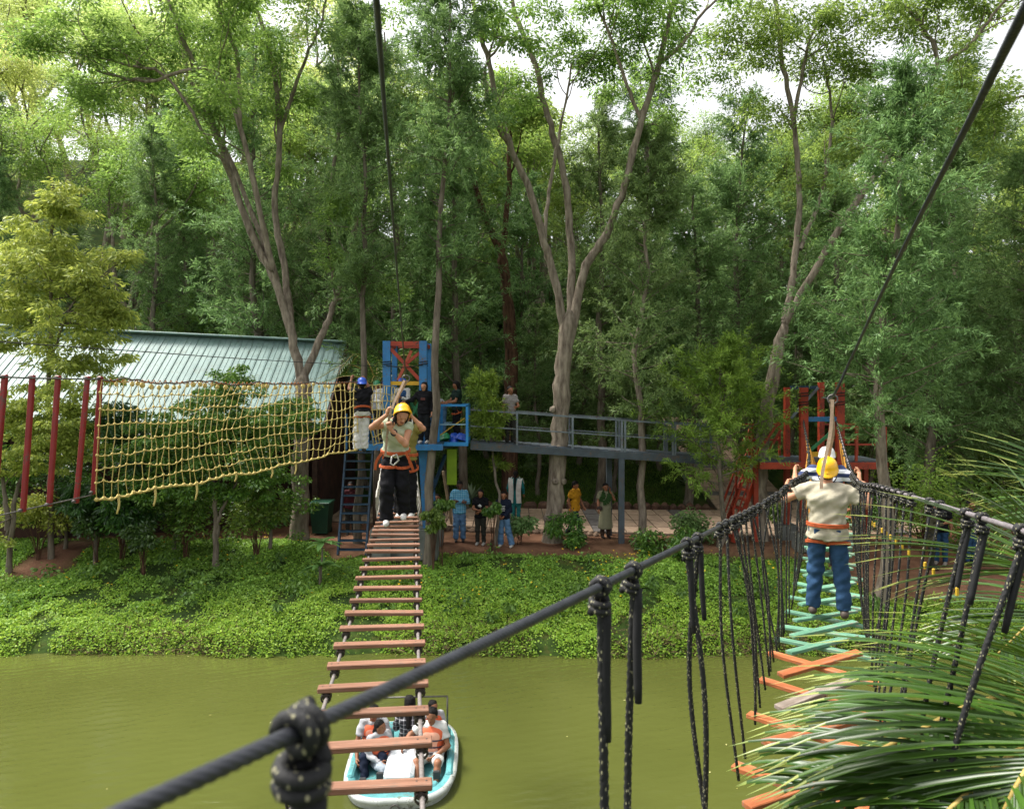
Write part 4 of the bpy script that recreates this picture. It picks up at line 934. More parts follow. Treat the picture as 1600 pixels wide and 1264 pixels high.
def board_y(y): return EYE - np.interp(y, [0, 2, 3.6, 5.8, 7.5, 9, 12, 19.5], [1.75, 1.95, 2.1, 2.27, 2.52, 2.58, 2.55, 2.3])
def board_xc(y): return 2.94 + .46 * (y - 7.5) + .37 + .0 * y if True else 0
def at_y(Cv, y): k = int(np.argmin(abs(Cv[:, 1] - y))); return Cv[k], unit(Cv[min(k + 3, len(Cv) - 1)] - Cv[max(k - 3, 0)])
def knot_mesh(res):
    mb = MB(); a = np.linspace(0, 2 * math.pi * 2.2, 30 * res)          # two turns round the cable (axis x)
    mb.tube(np.stack([-.026 + .052 * a / a[-1], .026 * np.cos(a), .026 * np.sin(a)], 1), .0125, 7)
    a = np.linspace(0, 2 * math.pi * 2.3, 26 * res)                      # two turns round the neck below
    mb.tube(np.stack([.034 * np.cos(a), .03 * np.sin(a), -.045 - .05 * a / a[-1]], 1), .0125, 7)
    mb.tube(curve_pts([(.026, .024, 0), (.034, 0, -.03), (.03, -.02, -.06)], 6), .012, 7)
    o = mb.build('k', ROPEB); me = o.data; bpy.data.objects.remove(o); return me
KN = knot_mesh(1); KN.transform(Matrix.Scale(.66, 4))
TAG_ = pm('yellow_tag', '#d9b23a', '#b08c22', 9, .5)
g = np.random.default_rng(9)
def hanger(Cv, y, side, k, yellow=False):
    p, T = at_y(Cv, y); yb = y + g.normal() * .04; bx = board_xc(yb) + side * .40; e = np.array((bx, yb, float(board_y(yb)) - .02))
    kn = link('knot', KN, brd); kn.location = p - bb0; kn.rotation_euler = (g.normal() * .15, 0, math.atan2(T[1], T[0]))
    top = p - (0, 0, .05); L = top[2] - e[2]; mid = top * .55 + e * .45 + np.array((g.normal() * .03, g.normal() * .03, 0))
    near = y < 2.6
    body = MB(); body.tube(curve_pts([top, mid, e], 260 if y < 3.5 else 16) - bb0, .0115 if y < 3.5 else (.0085 if y < 12 else .017), 9 if y < 3.5 else 6, twist=(3, .075, .25) if y < 3.5 else None)
    body.build('hanger_rope', ROPEB if y < 12 else pm('rope_orange', '#d9a04a', '#b07a2c', 40, .8), brd)
    if y < 3.3:   # doubled tail taped below the knot
        t0 = top; t1 = top + (e - top) * min(.28, .3 / L) + np.array((.013, -.006, 0))
        MB().tube(curve_pts([t0 + (.012, 0, 0), (t0 + t1) / 2 + (.003, -.002, 0), t1], 8) - bb0, np.array([.012, .0125, .0125, .0125, .012, .012, .0115, .010]), 8).build('rope_tail', ROPEB if g.random() < .35 else BLK, brd)
    if yellow:
        q = top + (e - top) * .2; MB().box(q - bb0 + (.012, -.012, 0), (.016, .010, .04), bev=.004).build('yellow_tag', TAG_, brd)
hl = [.673, 1.63, 1.93, 2.79, 3.06, 3.85, 4.15, 4.9, 5.2, 5.85, 6.15, 6.7, 6.95, 7.8, 8.1, 8.6, 8.9, 9.5, 9.8, 10.4, 10.7, 11.3, 11.6]
hl += [4.5, 4.65, 5.45, 5.62, 6.32, 6.5, 7.1, 7.25, 8.35, 9.15, 10.1]
for k, y in enumerate(hl): hanger(LC, y, -1, k)
hr = [2.42, 2.88, 3.12, 3.62, 3.85, 4.35, 4.6, 5.1, 5.3, 5.8, 6.05, 6.5, 6.75, 7.2, 7.9, 8.2, 8.7, 9.0, 9.6, 9.9, 10.5, 10.8, 11.4, 11.7]
hr += [4.85, 5.55, 6.25, 6.95, 7.35, 7.05, 8.45, 9.3, 10.2]
for k, y in enumerate(hr): hanger(RC, y, 1, k, 3 < y < 6.4)
for y in np.arange(12.2, 19.3, .55): hanger(LC, y, -1, 0); hanger(RC, y, 1, 0)
BO = pm('board_orange', '#b06a40', '#8a4c2c', 4, .7, .25, bmp=.3, stretch=(.6, 5, 5), rnd=.4, wear='#7d6a5c'); BMI = pm('board_mint', '#6d9a80', '#4d7a62', 4, .7, .25, bmp=.3, stretch=(.6, 5, 5), rnd=.35, wear='#8a7d70')
BWX = pm('board_weathered', '#9a8f84', '#6c5f55', 5, .8, .2, bmp=.3, stretch=(.6, 5, 5))
y = 2.3; k = 0
while y < 19.2:
    for s in (-1, 1):
        c = np.array((board_xc(y), y, float(board_y(y)) + (.0 if s < 0 else .036)))
        mt = BO if y < 6.0 or y > 13 else BMI
        if k in (9,): mt = BWX
        a0 = math.atan2(-.42, 1) * 0 + s * R(33) - R(8) + g.normal() * .04
        mb = MB().box((0, 0, 0), (.86, .075, .03), bev=.004); o = mb.build('board', mt, brd); o.location = c - bb0; o.rotation_euler = (g.normal() * .06, g.normal() * .03, a0); k += 1
    y += .66 + g.normal() * .02
# --- red pole walk and yellow climbing net on the far left
def net_xy(f):  # f 0 at the left corner, 1 at the tower
    return np.array((-5.60, 9.7, 0)) * (1 - f) + np.array((-3.42, 16.9, 0)) * f
def net_top(f): p = net_xy(f); return np.array((p[0], p[1], EYE - (594 - 600 + 3 * f) / FPX * p[1] - .12 * math.sin(math.pi * f) * .4))
def net_bot(f): p = net_xy(f); py = np.interp(f, [0, .2, .45, .7, 1], [776, 757, 734, 715, 697]); return np.array((p[0], p[1], EYE - (py - 600) / FPX * p[1]))
NETM = pm('rope_net_yellow', '#cbb873', '#a08c50', 60, .85); NETO = pm('rope_net_orange', '#a8672f', '#8a4d22', 60, .8)
nb = net_bot(0); net = empty('climbing_net', nb, 'sagging yellow rope climbing net strung between the red poles and the blue tower', 'net')
_ff = np.linspace(0, 1, 400); _px = np.array([800 + FPX * net_xy(q)[0] / net_xy(q)[1] for q in _ff]); _u = np.linspace(0, 1, 44); fs = np.interp(_px[0] + (_px[-1] - _px[0]) * (1.22 * _u - .22 * _u ** 2) * .985, _px, _ff); rows_ = 8; g = np.random.default_rng(33)
G = np.zeros((len(fs), rows_ + 1, 3))
for i, f in enumerate(fs):
    t, b_ = net_top(f), net_bot(f)
    for j in range(rows_ + 1):
        u = j / rows_; p = t * (1 - u) + b_ * u
        p = p + np.array((.10 * math.sin(math.pi * u) * math.sin(9 * f + 1), -.16 * math.sin(math.pi * u), .02 * math.sin(30 * f + 2 * j))) + g.normal(size=3) * .012
        p = p + unit(net_xy(1) - net_xy(0)) * (-.1 * u * (1 - f)); G[i, j] = p - nb
for i in range(len(fs)): MB().tube(curve_pts(G[i], 22), .0058 + .003 * (fs[i] > .5), 6).build('net_cord', NETM, net)
for j in range(1, rows_ + 1):
    wv_ = curve_pts(G[:, j], 130); wv_[:, 2] -= .012 * np.abs(np.sin(np.linspace(0, math.pi * (len(fs) - 1), 130)))
    MB().tube(wv_, .0068 if j < rows_ else .016, 6).build('net_cord' if j < rows_ else 'edge_rope', NETM, net)
kb = MB()
for i in range(len(fs)):
    for j in range(1, rows_ + 1):
        r_ = .02 if j < rows_ else .03; c = G[i, j]; kb.tube([c + (-r_, 0, 0), c + (-r_ * .6, 0, 0), c, c + (r_ * .6, 0, 0), c + (r_, 0, 0)], [r_ * .3, r_ * .85, r_, r_ * .85, r_ * .3], 6)
tag(kb.build('net_knots', NETM, net), kind='stuff')
MB().tube(curve_pts(np.array([G[i, 0] + (0, 0, .0) for i in range(len(fs))]), 90), .012, 6).build('top_cable', STEEL, net)
wr = []
for f in np.linspace(0, 1, 700): a = f * 420; t = net_top(f) - nb; wr.append(t + np.array((0, .022 * math.cos(a), .022 * math.sin(a))))
MB().tube(wr, .007, 4).build('lashing', NETO, net)
for i in range(2, len(fs), 1):
    c = G[i, 0] - (0, 0, .06); r_ = g.uniform(.025, .045); MB().tube([c + (0, 0, r_), c + (0, 0, r_ * .6), c, c - (0, 0, r_ * .6), c - (0, 0, r_)], [r_ * .3, r_ * .8, r_, r_ * .8, r_ * .3], 7).build('tie_knot', NETM, net)
for i in (3, 8, 14, 20, 26, 30):
    c = G[i, rows_]; L = g.uniform(.1, .32); MB().tube(curve_pts([c, c + (.02, -.02, -L * .5), c + (-.01, -.02, -L)], 8), np.linspace(.02, .012, 8), 6).build('loose_end', NETM, net)
# net panel continuing behind the climber to the tower
q0, q1 = net_xy(1), P(622, 650, 18.7)
Gs = np.zeros((9, 8, 3))
for i in range(9):
    f = i / 8; 
    for j in range(8):
        u = j / 7; p = q0 * (1 - f) + q1 * f; zt = EYE - (600 - 600) / FPX * 17 - .1 * f; zb = EYE - (695 - 600) / FPX * 17 + .25 * f * f; Gs[i, j] = np.array((p[0] + .12 * u * (1 - f), p[1] - .2 * math.sin(math.pi * u), zt * (1 - u) + zb * u)) + g.normal(size=3) * .015 - nb
for i in range(9): MB().tube(curve_pts(Gs[i], 14), .011, 5).build('net_cord', NETM, net)
for j in range(8): MB().tube(curve_pts(Gs[:, j], 18), .010, 5).build('net_cord', NETM, net)
# pole walk
pw0 = P(90, 790, 9.0); pw = empty('pole_walk', pw0, 'row of upright red square poles strung on two cables at the net corner', 'pole walk')
for tx, bx, by in ((157, 146, 772), (137, 119, 786), (91, 77, 791), (51, 36, 800), (8, -12, 812), (-40, -62, 822)):
    f = (157 - tx) / 157; d = 9.7 - 1.5 * f; t, b_ = P(tx, 588 - 3 * f, d), P(bx, by, d - .05)
    o = MB().beam(t - pw0, b_ - pw0, .056, .056, up=(0, 1, 0), bev=.008).build('pole', REDP, pw)
    for q in (t, b_): MB().lathe([(.001, .02), (.02, .018), (.022, -.018), (.001, -.02)], 10, q - pw0 + (0, -.05, .03 if q is b_ else -.03), M=[[1, 0, 0], [0, 0, 1], [0, 1, 0]]).build('bolt', STEEL, o)
MB().tube(curve_pts([P(-90, 575, 7.8) - pw0, P(8, 589, 8.25) - pw0, P(157, 593, 9.68) - pw0], 20), .010, 6).build('top_cable', STEEL, pw)
MB().tube(curve_pts([P(-110, 830, 7.6) - pw0, P(36, 797, 8.62) - pw0, P(146, 773, 9.65) - pw0], 20), .009, 6).build('foot_cable', STEEL, pw)
wire('guy_wire', 'thin dark wire crossing in front of the green roof', [P(-60, 530, 9), P(200, 548, 11), P(400, 562, 14), P(600, 573, 18.7)], .008, None, BLK, 5)
# ------------------------------------------------------------------ people
def polygonise(caps, h, k=.03):
    """one continuous surface (surface nets) round a smooth union of tapered capsules (a, b, ra, rb[, cut])"""
    lo = np.min([np.minimum(c[0] - c[2], c[1] - c[3]) for c in caps], 0) - 2.5 * h; hi = np.max([np.maximum(c[0] + c[2], c[1] + c[3]) for c in caps], 0) + 2.5 * h
    n = np.ceil((hi - lo) / h).astype(int) + 1; A = [lo[i] + h * np.arange(n[i]) for i in range(3)]
    Fd = np.full(n, .2)
    for c in caps:
        a, b, ra, rb = c[:4]; cut = c[4] if len(c) > 4 else 0
        m = max(ra, rb) + k + .03 + 2 * h; l2 = np.minimum(a, b) - m; h2 = np.maximum(a, b) + m
        s = [slice(max(0, int((l2[i] - lo[i]) / h)), min(n[i], int((h2[i] - lo[i]) / h) + 2)) for i in range(3)]
        X, Y, Z = np.meshgrid(A[0][s[0]], A[1][s[1]], A[2][s[2]], indexing='ij', sparse=True)
        d = b - a; L2 = d @ d + 1e-12
        t0 = ((X - a[0]) * d[0] + (Y - a[1]) * d[1] + (Z - a[2]) * d[2]) / L2; t = np.clip(t0, 0, 1)
        D = np.sqrt((X - a[0] - t * d[0]) ** 2 + (Y - a[1] - t * d[1]) ** 2 + (Z - a[2] - t * d[2]) ** 2) - (ra + (rb - ra) * t)
        if cut & 1: D = np.maximum(D, (t0 - 1) * math.sqrt(L2))
        if cut & 2: D = np.maximum(D, -t0 * math.sqrt(L2))
        f = Fd[s[0], s[1], s[2]]; q = np.clip(.5 + .5 * (D - f) / k, 0, 1); Fd[s[0], s[1], s[2]] = D * (1 - q) + f * q - k * q * (1 - q)
    S = Fd < 0; cs = [(i, j, l) for i in (0, 1) for j in (0, 1) for l in (0, 1)]
    nc = n - 1; cnt = sum(S[i:i + nc[0], j:j + nc[1], l:l + nc[2]].astype(np.int8) for i, j, l in cs)
    act = np.argwhere((cnt > 0) & (cnt < 8)); idx = np.full(nc, -1, int); idx[act[:, 0], act[:, 1], act[:, 2]] = np.arange(len(act))
    vals = np.stack([Fd[act[:, 0] + i, act[:, 1] + j, act[:, 2] + l] for i, j, l in cs], 1); acc = np.zeros((len(act), 3)); num = np.zeros(len(act)); cs_ = np.array(cs, float)
    for p in range(8):
        for q in range(p + 1, 8):
            if np.abs(cs_[p] - cs_[q]).sum() != 1: continue
            x = (vals[:, p] < 0) != (vals[:, q] < 0); t = vals[x, p] / (vals[x, p] - vals[x, q]); acc[x] += cs_[p] + t[:, None] * (cs_[q] - cs_[p]); num[x] += 1
    V = lo + h * (act + acc / np.maximum(num, 1)[:, None]); Fs = []
    for axn in range(3):
        o1, o2 = [(1, 2), (2, 0), (0, 1)][axn]; sl0 = [slice(1, -1)] * 3; sl0[axn] = slice(0, -1); sl1 = list(sl0); sl1[axn] = slice(1, None)
        a, b = S[tuple(sl0)], S[tuple(sl1)]; e = np.argwhere(a != b); off = np.ones(3, int); off[axn] = 0; e2 = e + off
        fl = a[tuple(e.T)]; q = []
        for u, v in ((-1, -1), (0, -1), (0, 0), (-1, 0)):
            w_ = e2.copy(); w_[:, o1] += u; w_[:, o2] += v; q.append(idx[tuple(w_.T)])
        q = np.stack(q, 1); q[~fl] = q[~fl][:, ::-1]; Fs.append(q)
    Fs = np.concatenate(Fs); return V, Fs[(Fs >= 0).all(1)]
def folds(vf, amp):
    """soft cloth wrinkles pushed out along the surface normals"""
    V, Fq = vf; n = np.zeros_like(V); fn = np.cross(V[Fq[:, 2]] - V[Fq[:, 0]], V[Fq[:, 3]] - V[Fq[:, 1]])
    for k in range(4): np.add.at(n, Fq[:, k], fn)
    n /= np.linalg.norm(n, axis=1)[:, None] + 1e-12; a = rng.random(8) * 6
    w = np.sin(V @ (21, 9, 34) + a[0] + 2.2 * np.sin(V @ (9, 17, 6) + a[1])) + .8 * np.sin(V @ (-17, 23, 41) + a[2] + 2 * np.sin(V @ (13, -8, 11) + a[3])) + .5 * np.sin(V @ (40, -31, 62) + a[4])
    return V + n * (amp * w)[:, None], Fq
def vmesh(name, parts, mats, parent, mi=None):
    V = []; Fs = []; M_ = []; n0 = 0
    for k, (v, f) in enumerate(parts): V.append(v); Fs.append(f + n0); n0 += len(v); M_.append(np.full(len(f), 0 if mi is None else mi[k], np.int32) if not isinstance(mi, str) else np.zeros(len(f), np.int32))
    me = mesh_np(name, np.concatenate(V), np.concatenate(Fs), True)
    for m in mats: me.materials.append(m)
    me.polygons.foreach_set('material_index', np.concatenate(M_)); return link(name, me, parent)
SKIN = {k: pm('skin_' + k, c, c2, 8, .55, .4) for k, c, c2 in (('mid', '#8a5c40', '#7a4f36'), ('light', '#b07f60', '#a07052'), ('dark', '#5d3c2b', '#4f3223'))}
EYEM = pm('eye_dark', '#1a1210', '#1a1210'); LIP = pm('lip', '#7a3d34', '#6d352d'); HAIR = pm('hair_black', '#120e0c', '#090706', 60, .65, .2, bmp=.8, bscale=60)
def cloth(name, c, c2=None): return pm('cloth_' + name, c, c2, 7, .85, .15, bmp=.5, bscale=9)
def grid_cloth(name, base, line, sx, thick=.28, line2=None):
    m, n, b = new_mat('cloth_' + name); t = n.nodes.new('ShaderNodeTexCoord'); sp = n.nodes.new('ShaderNodeSeparateXYZ'); n.links.new(t.outputs['Object'], sp.inputs[0])
    def ln(o, s, th): return mathn(n, 'LESS_THAN', mathn(n, 'FRACT', mathn(n, 'MULTIPLY', o, s)), th)
    f = mathn(n, 'MULTIPLY', mathn(n, 'ADD', ln(sp.outputs[0], sx, thick), ln(sp.outputs[2], sx, thick)), .5)
    n.links.new(mixc(n, f, base, line), b.inputs['Base Color']); b.inputs['Roughness'].default_value = .85; bump(n, b, noise(n, coord(n), 9, 3), .4); return m
def stripe_cloth(name, a, b_, s):
    m, n, b = new_mat('cloth_' + name); t = n.nodes.new('ShaderNodeTexCoord'); sp = n.nodes.new('ShaderNodeSeparateXYZ'); n.links.new(t.outputs['Object'], sp.inputs[0])
    f = mathn(n, 'LESS_THAN', mathn(n, 'FRACT', mathn(n, 'MULTIPLY', sp.outputs[2], s)), .5); n.links.new(mixc(n, f, a, b_), b.inputs['Base Color']); b.inputs['Roughness'].default_value = .85; return m
WEB = pm('harness_webbing', '#b5582f', '#96441f', 20, .8); STRAP = pm('strap_tan', '#a08a74', '#84705c', 30, .8)

BASEJ = dict(pel=(0, 0, .93), waist=(0, 0, 1.06), chest=(0, 0, 1.27), neck=(0, .01, 1.43), head=(0, -.015, 1.575),
    shR=(-.175, 0, 1.385), elR=(-.23, .02, 1.11), wrR=(-.24, -.06, .87), shL=(.175, 0, 1.385), elL=(.23, .02, 1.11), wrL=(.24, -.06, .87),
    hiR=(-.085, 0, .90), knR=(-.095, -.02, .49), anR=(-.10, .01, .09), hiL=(.085, 0, .90), knL=(.095, -.02, .49), anL=(.10, .01, .09), look=(0, -1, 0), up=(0, 0, 1), toeR=None, toeL=None)
def person(label, loc, face, H, pose, shirt, legs, skin='mid', hair='short', helmet=None, shoes='#2a2624', h=.02, sleeve='short', hem=.86, fit=.012, flare=0, skirt=None, harness=False, vest=None, group=None, wid=1.0, curl=.5, long_legs=True, extra=None):
    """face: heading in degrees, 0 = towards the camera; pose overrides joints of a 1.7 m figure facing -Y"""
    h = h * 1.3 if h >= .0175 else h
    J = {k: (np.array(v, float) if v is not None else None) for k, v in {**BASEJ, **pose}.items()}
    o = empty('person', loc, label, 'person', group, R(face)); s = H / 1.7; o.scale = (s, s, s)
    f_, u_ = unit(J['look']), unit(J['up']); r_ = unit(np.cross(f_, u_)); u_ = np.cross(r_, f_)
    X = np.array((1, 0, 0.)); lat = unit(J['shL'] - J['shR']); latp = unit(J['hiL'] - J['hiR'])
    body = []; c = lambda a, b, ra, rb=None, cut=0: (np.asarray(a, float), np.asarray(b, float), ra, rb if rb is not None else ra, cut)
    torso = [c(J['chest'] - lat * .075 * wid, J['chest'] + lat * .075 * wid, .105 * wid), c(J['chest'] - lat * .06, J['waist'] - lat * .05 * wid, .10 * wid, .095 * wid), c(J['chest'] + lat * .06, J['waist'] + lat * .05 * wid, .10 * wid, .095 * wid),
             c(J['waist'] - lat * .05, J['pel'] - latp * .06, .095 * wid, .105 * wid), c(J['waist'] + lat * .05, J['pel'] + latp * .06, .095 * wid, .105 * wid), c(J['shR'] + lat * .03, J['shL'] - lat * .03, .062), c(J['chest'], J['neck'], .09, .06)]
    body += torso + [c(J['neck'], J['head'] - u_ * .03, .05, .048)]
    for sd in 'RL':
        sh, el, wr, hi, kn, an = (J[q + sd] for q in ('sh', 'el', 'wr', 'hi', 'kn', 'an'))
        al, ll = (.8 if sleeve == 'long' else 1), (.78 if legs is not None and long_legs else 1)
        body += [c(sh, el, .05 * al, .038 * al), c(el, el * .7 + wr * .3, .038 * al, .04 * al), c(el * .7 + wr * .3, wr, .04 * al, .026), c(hi, kn, .082 * ll, .055 * ll), c(kn, kn * .65 + an * .35 + np.array((0, .015, 0)), .052 * ll, .055 * ll), c(kn * .65 + an * .35 + np.array((0, .015, 0)), an, .055 * ll, .036)]
    sm = SKIN[skin]; parts = [polygonise(body, h, .03)]; mi = [0]
    hc = J['head']; E = lambda a, b, d_: hc + r_ * a + f_ * b + u_ * d_
    hd = [c(E(0, -.015, .035), E(0, .012, .03), .088, .082), c(E(0, .03, -.02), E(0, .045, -.075), .066, .038), c(E(0, .02, -.06), E(0, -.02, -.05), .055), c(E(0, .09, .0), E(0, .108, -.03), .010, .016), c(E(-.085, -.005, .005), E(-.088, -.012, -.03), .016, .011), c(E(.085, -.005, .005), E(.088, -.012, -.03), .016, .011), c(E(-.03, .085, .022), E(.03, .085, .022), .012)]
    hh = max(h * .55, .008); parts.append(polygonise(hd, hh, .022)); mi.append(0)
    for e in (-1, 1): parts.append(polygonise([c(E(e * .034, .083, .006), E(e * .030, .086, .006), .010)], .005, .01)); mi.append(1); parts.append(polygonise([c(E(e * .052, .078, .028), E(e * .018, .092, .030), .006)], .005, .01)); mi.append(3)
    parts.append(polygonise([c(E(-.022, .079, -.055), E(0, .088, -.057), .008), c(E(.022, .079, -.055), E(0, .088, -.057), .008)], .005, .01)); mi.append(2)
    for sd, sg in (('R', -1), ('L', 1)):   # hands: palm, four fingers, thumb
        el, wr = J['el' + sd], J['wr' + sd]; cu = curl if np.isscalar(curl) else curl[sd]
        d = unit(J['hd' + sd]) if J.get('hd' + sd) is not None else unit(wr - el); n_ = np.array((-sg, 0, 0.)) if J.get('pn' + sd) is None else J['pn' + sd]; n_ = unit(n_ - d * (n_ @ d)); w_ = np.cross(d, n_) * 1.0
        hn = [c(wr, wr + d * .05, .026, .03), c(wr + d * .04 + w_ * .02, wr + d * .085 + w_ * .026, .020, .016), c(wr + d * .04 - w_ * .02, wr + d * .085 - w_ * .026, .020, .016)]
        for k, (off, L) in enumerate(((.030, .068), (.010, .078), (-.011, .072), (-.031, .056))):
            p = wr + d * .09 + w_ * off; a = cu * .9
            for seg in range(3): q = p + (d * math.cos(a) + n_ * math.sin(a)) * L * (.42, .32, .26)[seg]; hn.append(c(p, q, .0095 - .001 * seg, .0088 - .001 * seg)); p = q; a += cu * 1.05
        p = wr + d * .025 + w_ * .03; q = p + unit(w_ * .75 + d * .6 + n_ * .3) * .045; hn += [c(p, q, .013, .011), c(q, q + unit(d * .8 + n_ * (.3 + cu * .5) + w_ * .1) * .04, .011, .009)]
        parts.append(polygonise(hn, max(.0065, h * .5), .008)); mi.append(0)
    bod = vmesh('body', parts, [sm, EYEM, LIP, HAIR], o, mi)
    infl = lambda L, e: [(a, b, ra + e, rb + e, cut) for a, b, ra, rb, cut in L]
    # shirt
    if shirt is not None:
        caps = infl(torso[:3] + [torso[5], c(J['chest'], J['neck'] * .85 + J['chest'] * .15, .09, .055)], fit + .006)
        ax_ = unit(J['waist'] - J['pel']); bot = J['pel'] + ax_ * (hem - .93) * 1.0
        for e in (-1, 1): caps.append(c(J['waist'] + latp * .05 * e, bot + latp * .062 * e * wid, .098 * wid + fit + .006, .107 * wid + fit + .012, 1))
        for sd in 'RL':
            sh, el, wr = J['sh' + sd], J['el' + sd], J['wr' + sd]
            if sleeve == 'short': caps.append(c(sh, sh + (el - sh) * .62, .058 + fit, .060 + fit, 1))
            elif sleeve == 'long': caps += [c(sh, el, .055 + fit, .046 + fit), c(el, el + (wr - el) * .93, .045 + fit, .036 + fit * .6, 1)]
            elif sleeve == 'cap': caps.append(c(sh, sh + (el - sh) * .22, .062, .06, 1))
        vmesh('shirt', [folds(polygonise(caps, h * .9, .028), .006)], [shirt], o)
    # trousers / skirt
    if legs is not None:
        caps = infl([c(J['waist'] * .25 + J['pel'] * .75 - latp * .06, J['waist'] * .25 + J['pel'] * .75 + latp * .06, .098 * wid), c(J['pel'] - latp * .06, J['pel'] + latp * .06, .108 * wid)], .006)
        for sd in 'RL':
            hi, kn, an = J['hi' + sd], J['kn' + sd], J['an' + sd]
            if long_legs: caps += [c(hi, kn, .098, .078 + flare * .5), c(kn, an + (an - kn) * .04, .078 + flare * .5, .062 + flare, 1)]
            else: caps += [c(hi, hi + (kn - hi) * .92, .10, .085, 1)]
        vmesh('trousers', [folds(polygonise(caps, h * .9, .025), .005)], [legs], o)
    if skirt is not None:
        m_, zb, rb = skirt; vmesh('skirt', [polygonise([c(J['waist'], J['pel'], .11, .13), c(J['pel'], np.array((J['pel'][0], J['pel'][1], zb)), .14, rb, 1), c(J['pel'] - latp * .05, np.array((J['pel'][0] - .07, J['pel'][1], zb)), .12, rb * .85, 1), c(J['pel'] + latp * .05, np.array((J['pel'][0] + .07, J['pel'][1], zb)), .12, rb * .85, 1)], h, .03)], [m_], o)
    for sd in 'RL':
        an, kn = J['an' + sd], J['kn' + sd]; t = J['toe' + sd]; t = unit(t) if t is not None else np.array((0, -1, 0.)); dn = unit(an - kn); dn = unit(np.array((0, 0, -1.)) * .999 + dn * .001) if abs(t[2]) < .5 else dn
        so_ = an + dn * .045
        vmesh('shoe', [polygonise([c(an + dn * .01, so_ - t * .04, .042, .036), c(so_ - t * .05 + dn * .005, so_ + t * .17 + dn * .008, .043, .040), c(an, so_ + t * .08, .038, .034)], max(.009, h * .55), .02)], [pm('shoe_' + shoes[1:], shoes, None, 8, .6)], o)
    if hair:
        hp = [c(E(0, -.024, .045), E(0, -.004, .052), .091, .083), c(E(0, -.045, .01), E(0, -.05, -.035), .078, .06), c(E(-.066, -.02, .03), E(-.07, -.015, .0), .03, .02), c(E(.066, -.02, .03), E(.07, -.015, .0), .03, .02)]
        if hair == 'long': hp += [c(E(0, -.05, .0), J['neck'] + np.array((0, .05, -.05)) * 1, .08, .075), c(J['neck'] + f_ * -.06, J['chest'] - f_ * .12 + np.array((0, 0, -.05)), .075, .045), c(E(-.07, 0, .02), E(-.07, -.02, -.14), .03, .035), c(E(.07, 0, .02), E(.07, -.02, -.14), .03, .035)]
        if hair == 'pony': hp += [c(E(0, -.09, .0), E(0, -.13, -.1), .035, .03), c(E(0, -.13, -.1), E(0, -.12, -.3), .03, .012)]
        if hair == 'bun': hp += [c(E(0, -.11, .0), E(0, -.115, -.02), .042)]
        if hair == 'braid': hp += [c(E(0, -.09, -.02), J['chest'] - f_ * .13, .04, .03), c(J['chest'] - f_ * .13, J['waist'] - f_ * .13 * np.ones(3), .03, .018)]
        for q in range(22): dv = unit(rng.normal(size=3)); dv = r_ * dv[0] + f_ * (-abs(dv[1]) * .9 + .25) + u_ * abs(dv[2]); hp.append(c(E(0, -.015, .045) + unit(dv) * .078, E(0, -.02, .03) + unit(dv) * .084, .020, .012))
        vmesh('hair', [polygonise(hp, hh, .02)], [HAIR], o)
    if helmet:
        hm = helmet_mesh(1.0).build('safety_helmet', HEL[helmet], o); M_ = Matrix((tuple(r_), tuple(-f_), tuple(u_))).transposed(); hm.rotation_euler = M_.to_euler(); hm.location = tuple(E(0, .0, .042))
        MB().tube(curve_pts([E(-.092, .01, .04), E(-.085, .03, -.06), E(0, .05, -.118), E(.085, .03, -.06), E(.092, .01, .04)], 20), .006, 5).build('chin_strap', BLK, hm).matrix_parent_inverse = hm.matrix_basis.inverted()
    if vest is not None:
        caps = infl(torso[:3], .035) + [c(J['chest'] - lat * .09 + (J['neck'] - J['chest']) * .25, J['chest'] + lat * .09 + (J['neck'] - J['chest']) * .25, .11 * wid), c(J['chest'], J['chest'] * .35 + J['neck'] * .65, .12, .085), c(J['shR'] + lat * .05, J['shR'] * .6 + J['chest'] * .4, .06), c(J['shL'] - lat * .05, J['shL'] * .6 + J['chest'] * .4, .06), c(J['waist'] - lat * .05, J['waist'] * .7 + J['pel'] * .3 - lat * .05, .13 * wid, .135 * wid, 1), c(J['waist'] + lat * .05, J['waist'] * .7 + J['pel'] * .3 + lat * .05, .13 * wid, .135 * wid, 1)]
        vs = vmesh('life_vest', [polygonise(caps, h * .9, .025)], [vest], o)
        for t in (.25, .75, 1.2):
            cc = J['chest'] + (J['waist'] - J['chest']) * t; fr = unit(np.cross(lat, J['chest'] - J['waist'])); MB().tube([cc + lat * math.cos(a) * .215 * wid + fr * math.sin(a) * .152 * wid for a in np.linspace(0, 6.283, 30)], .012, 6, caps=False).build('belt', pm('belt_dark', '#3a3440', '#2a2630', 9, .7), vs)
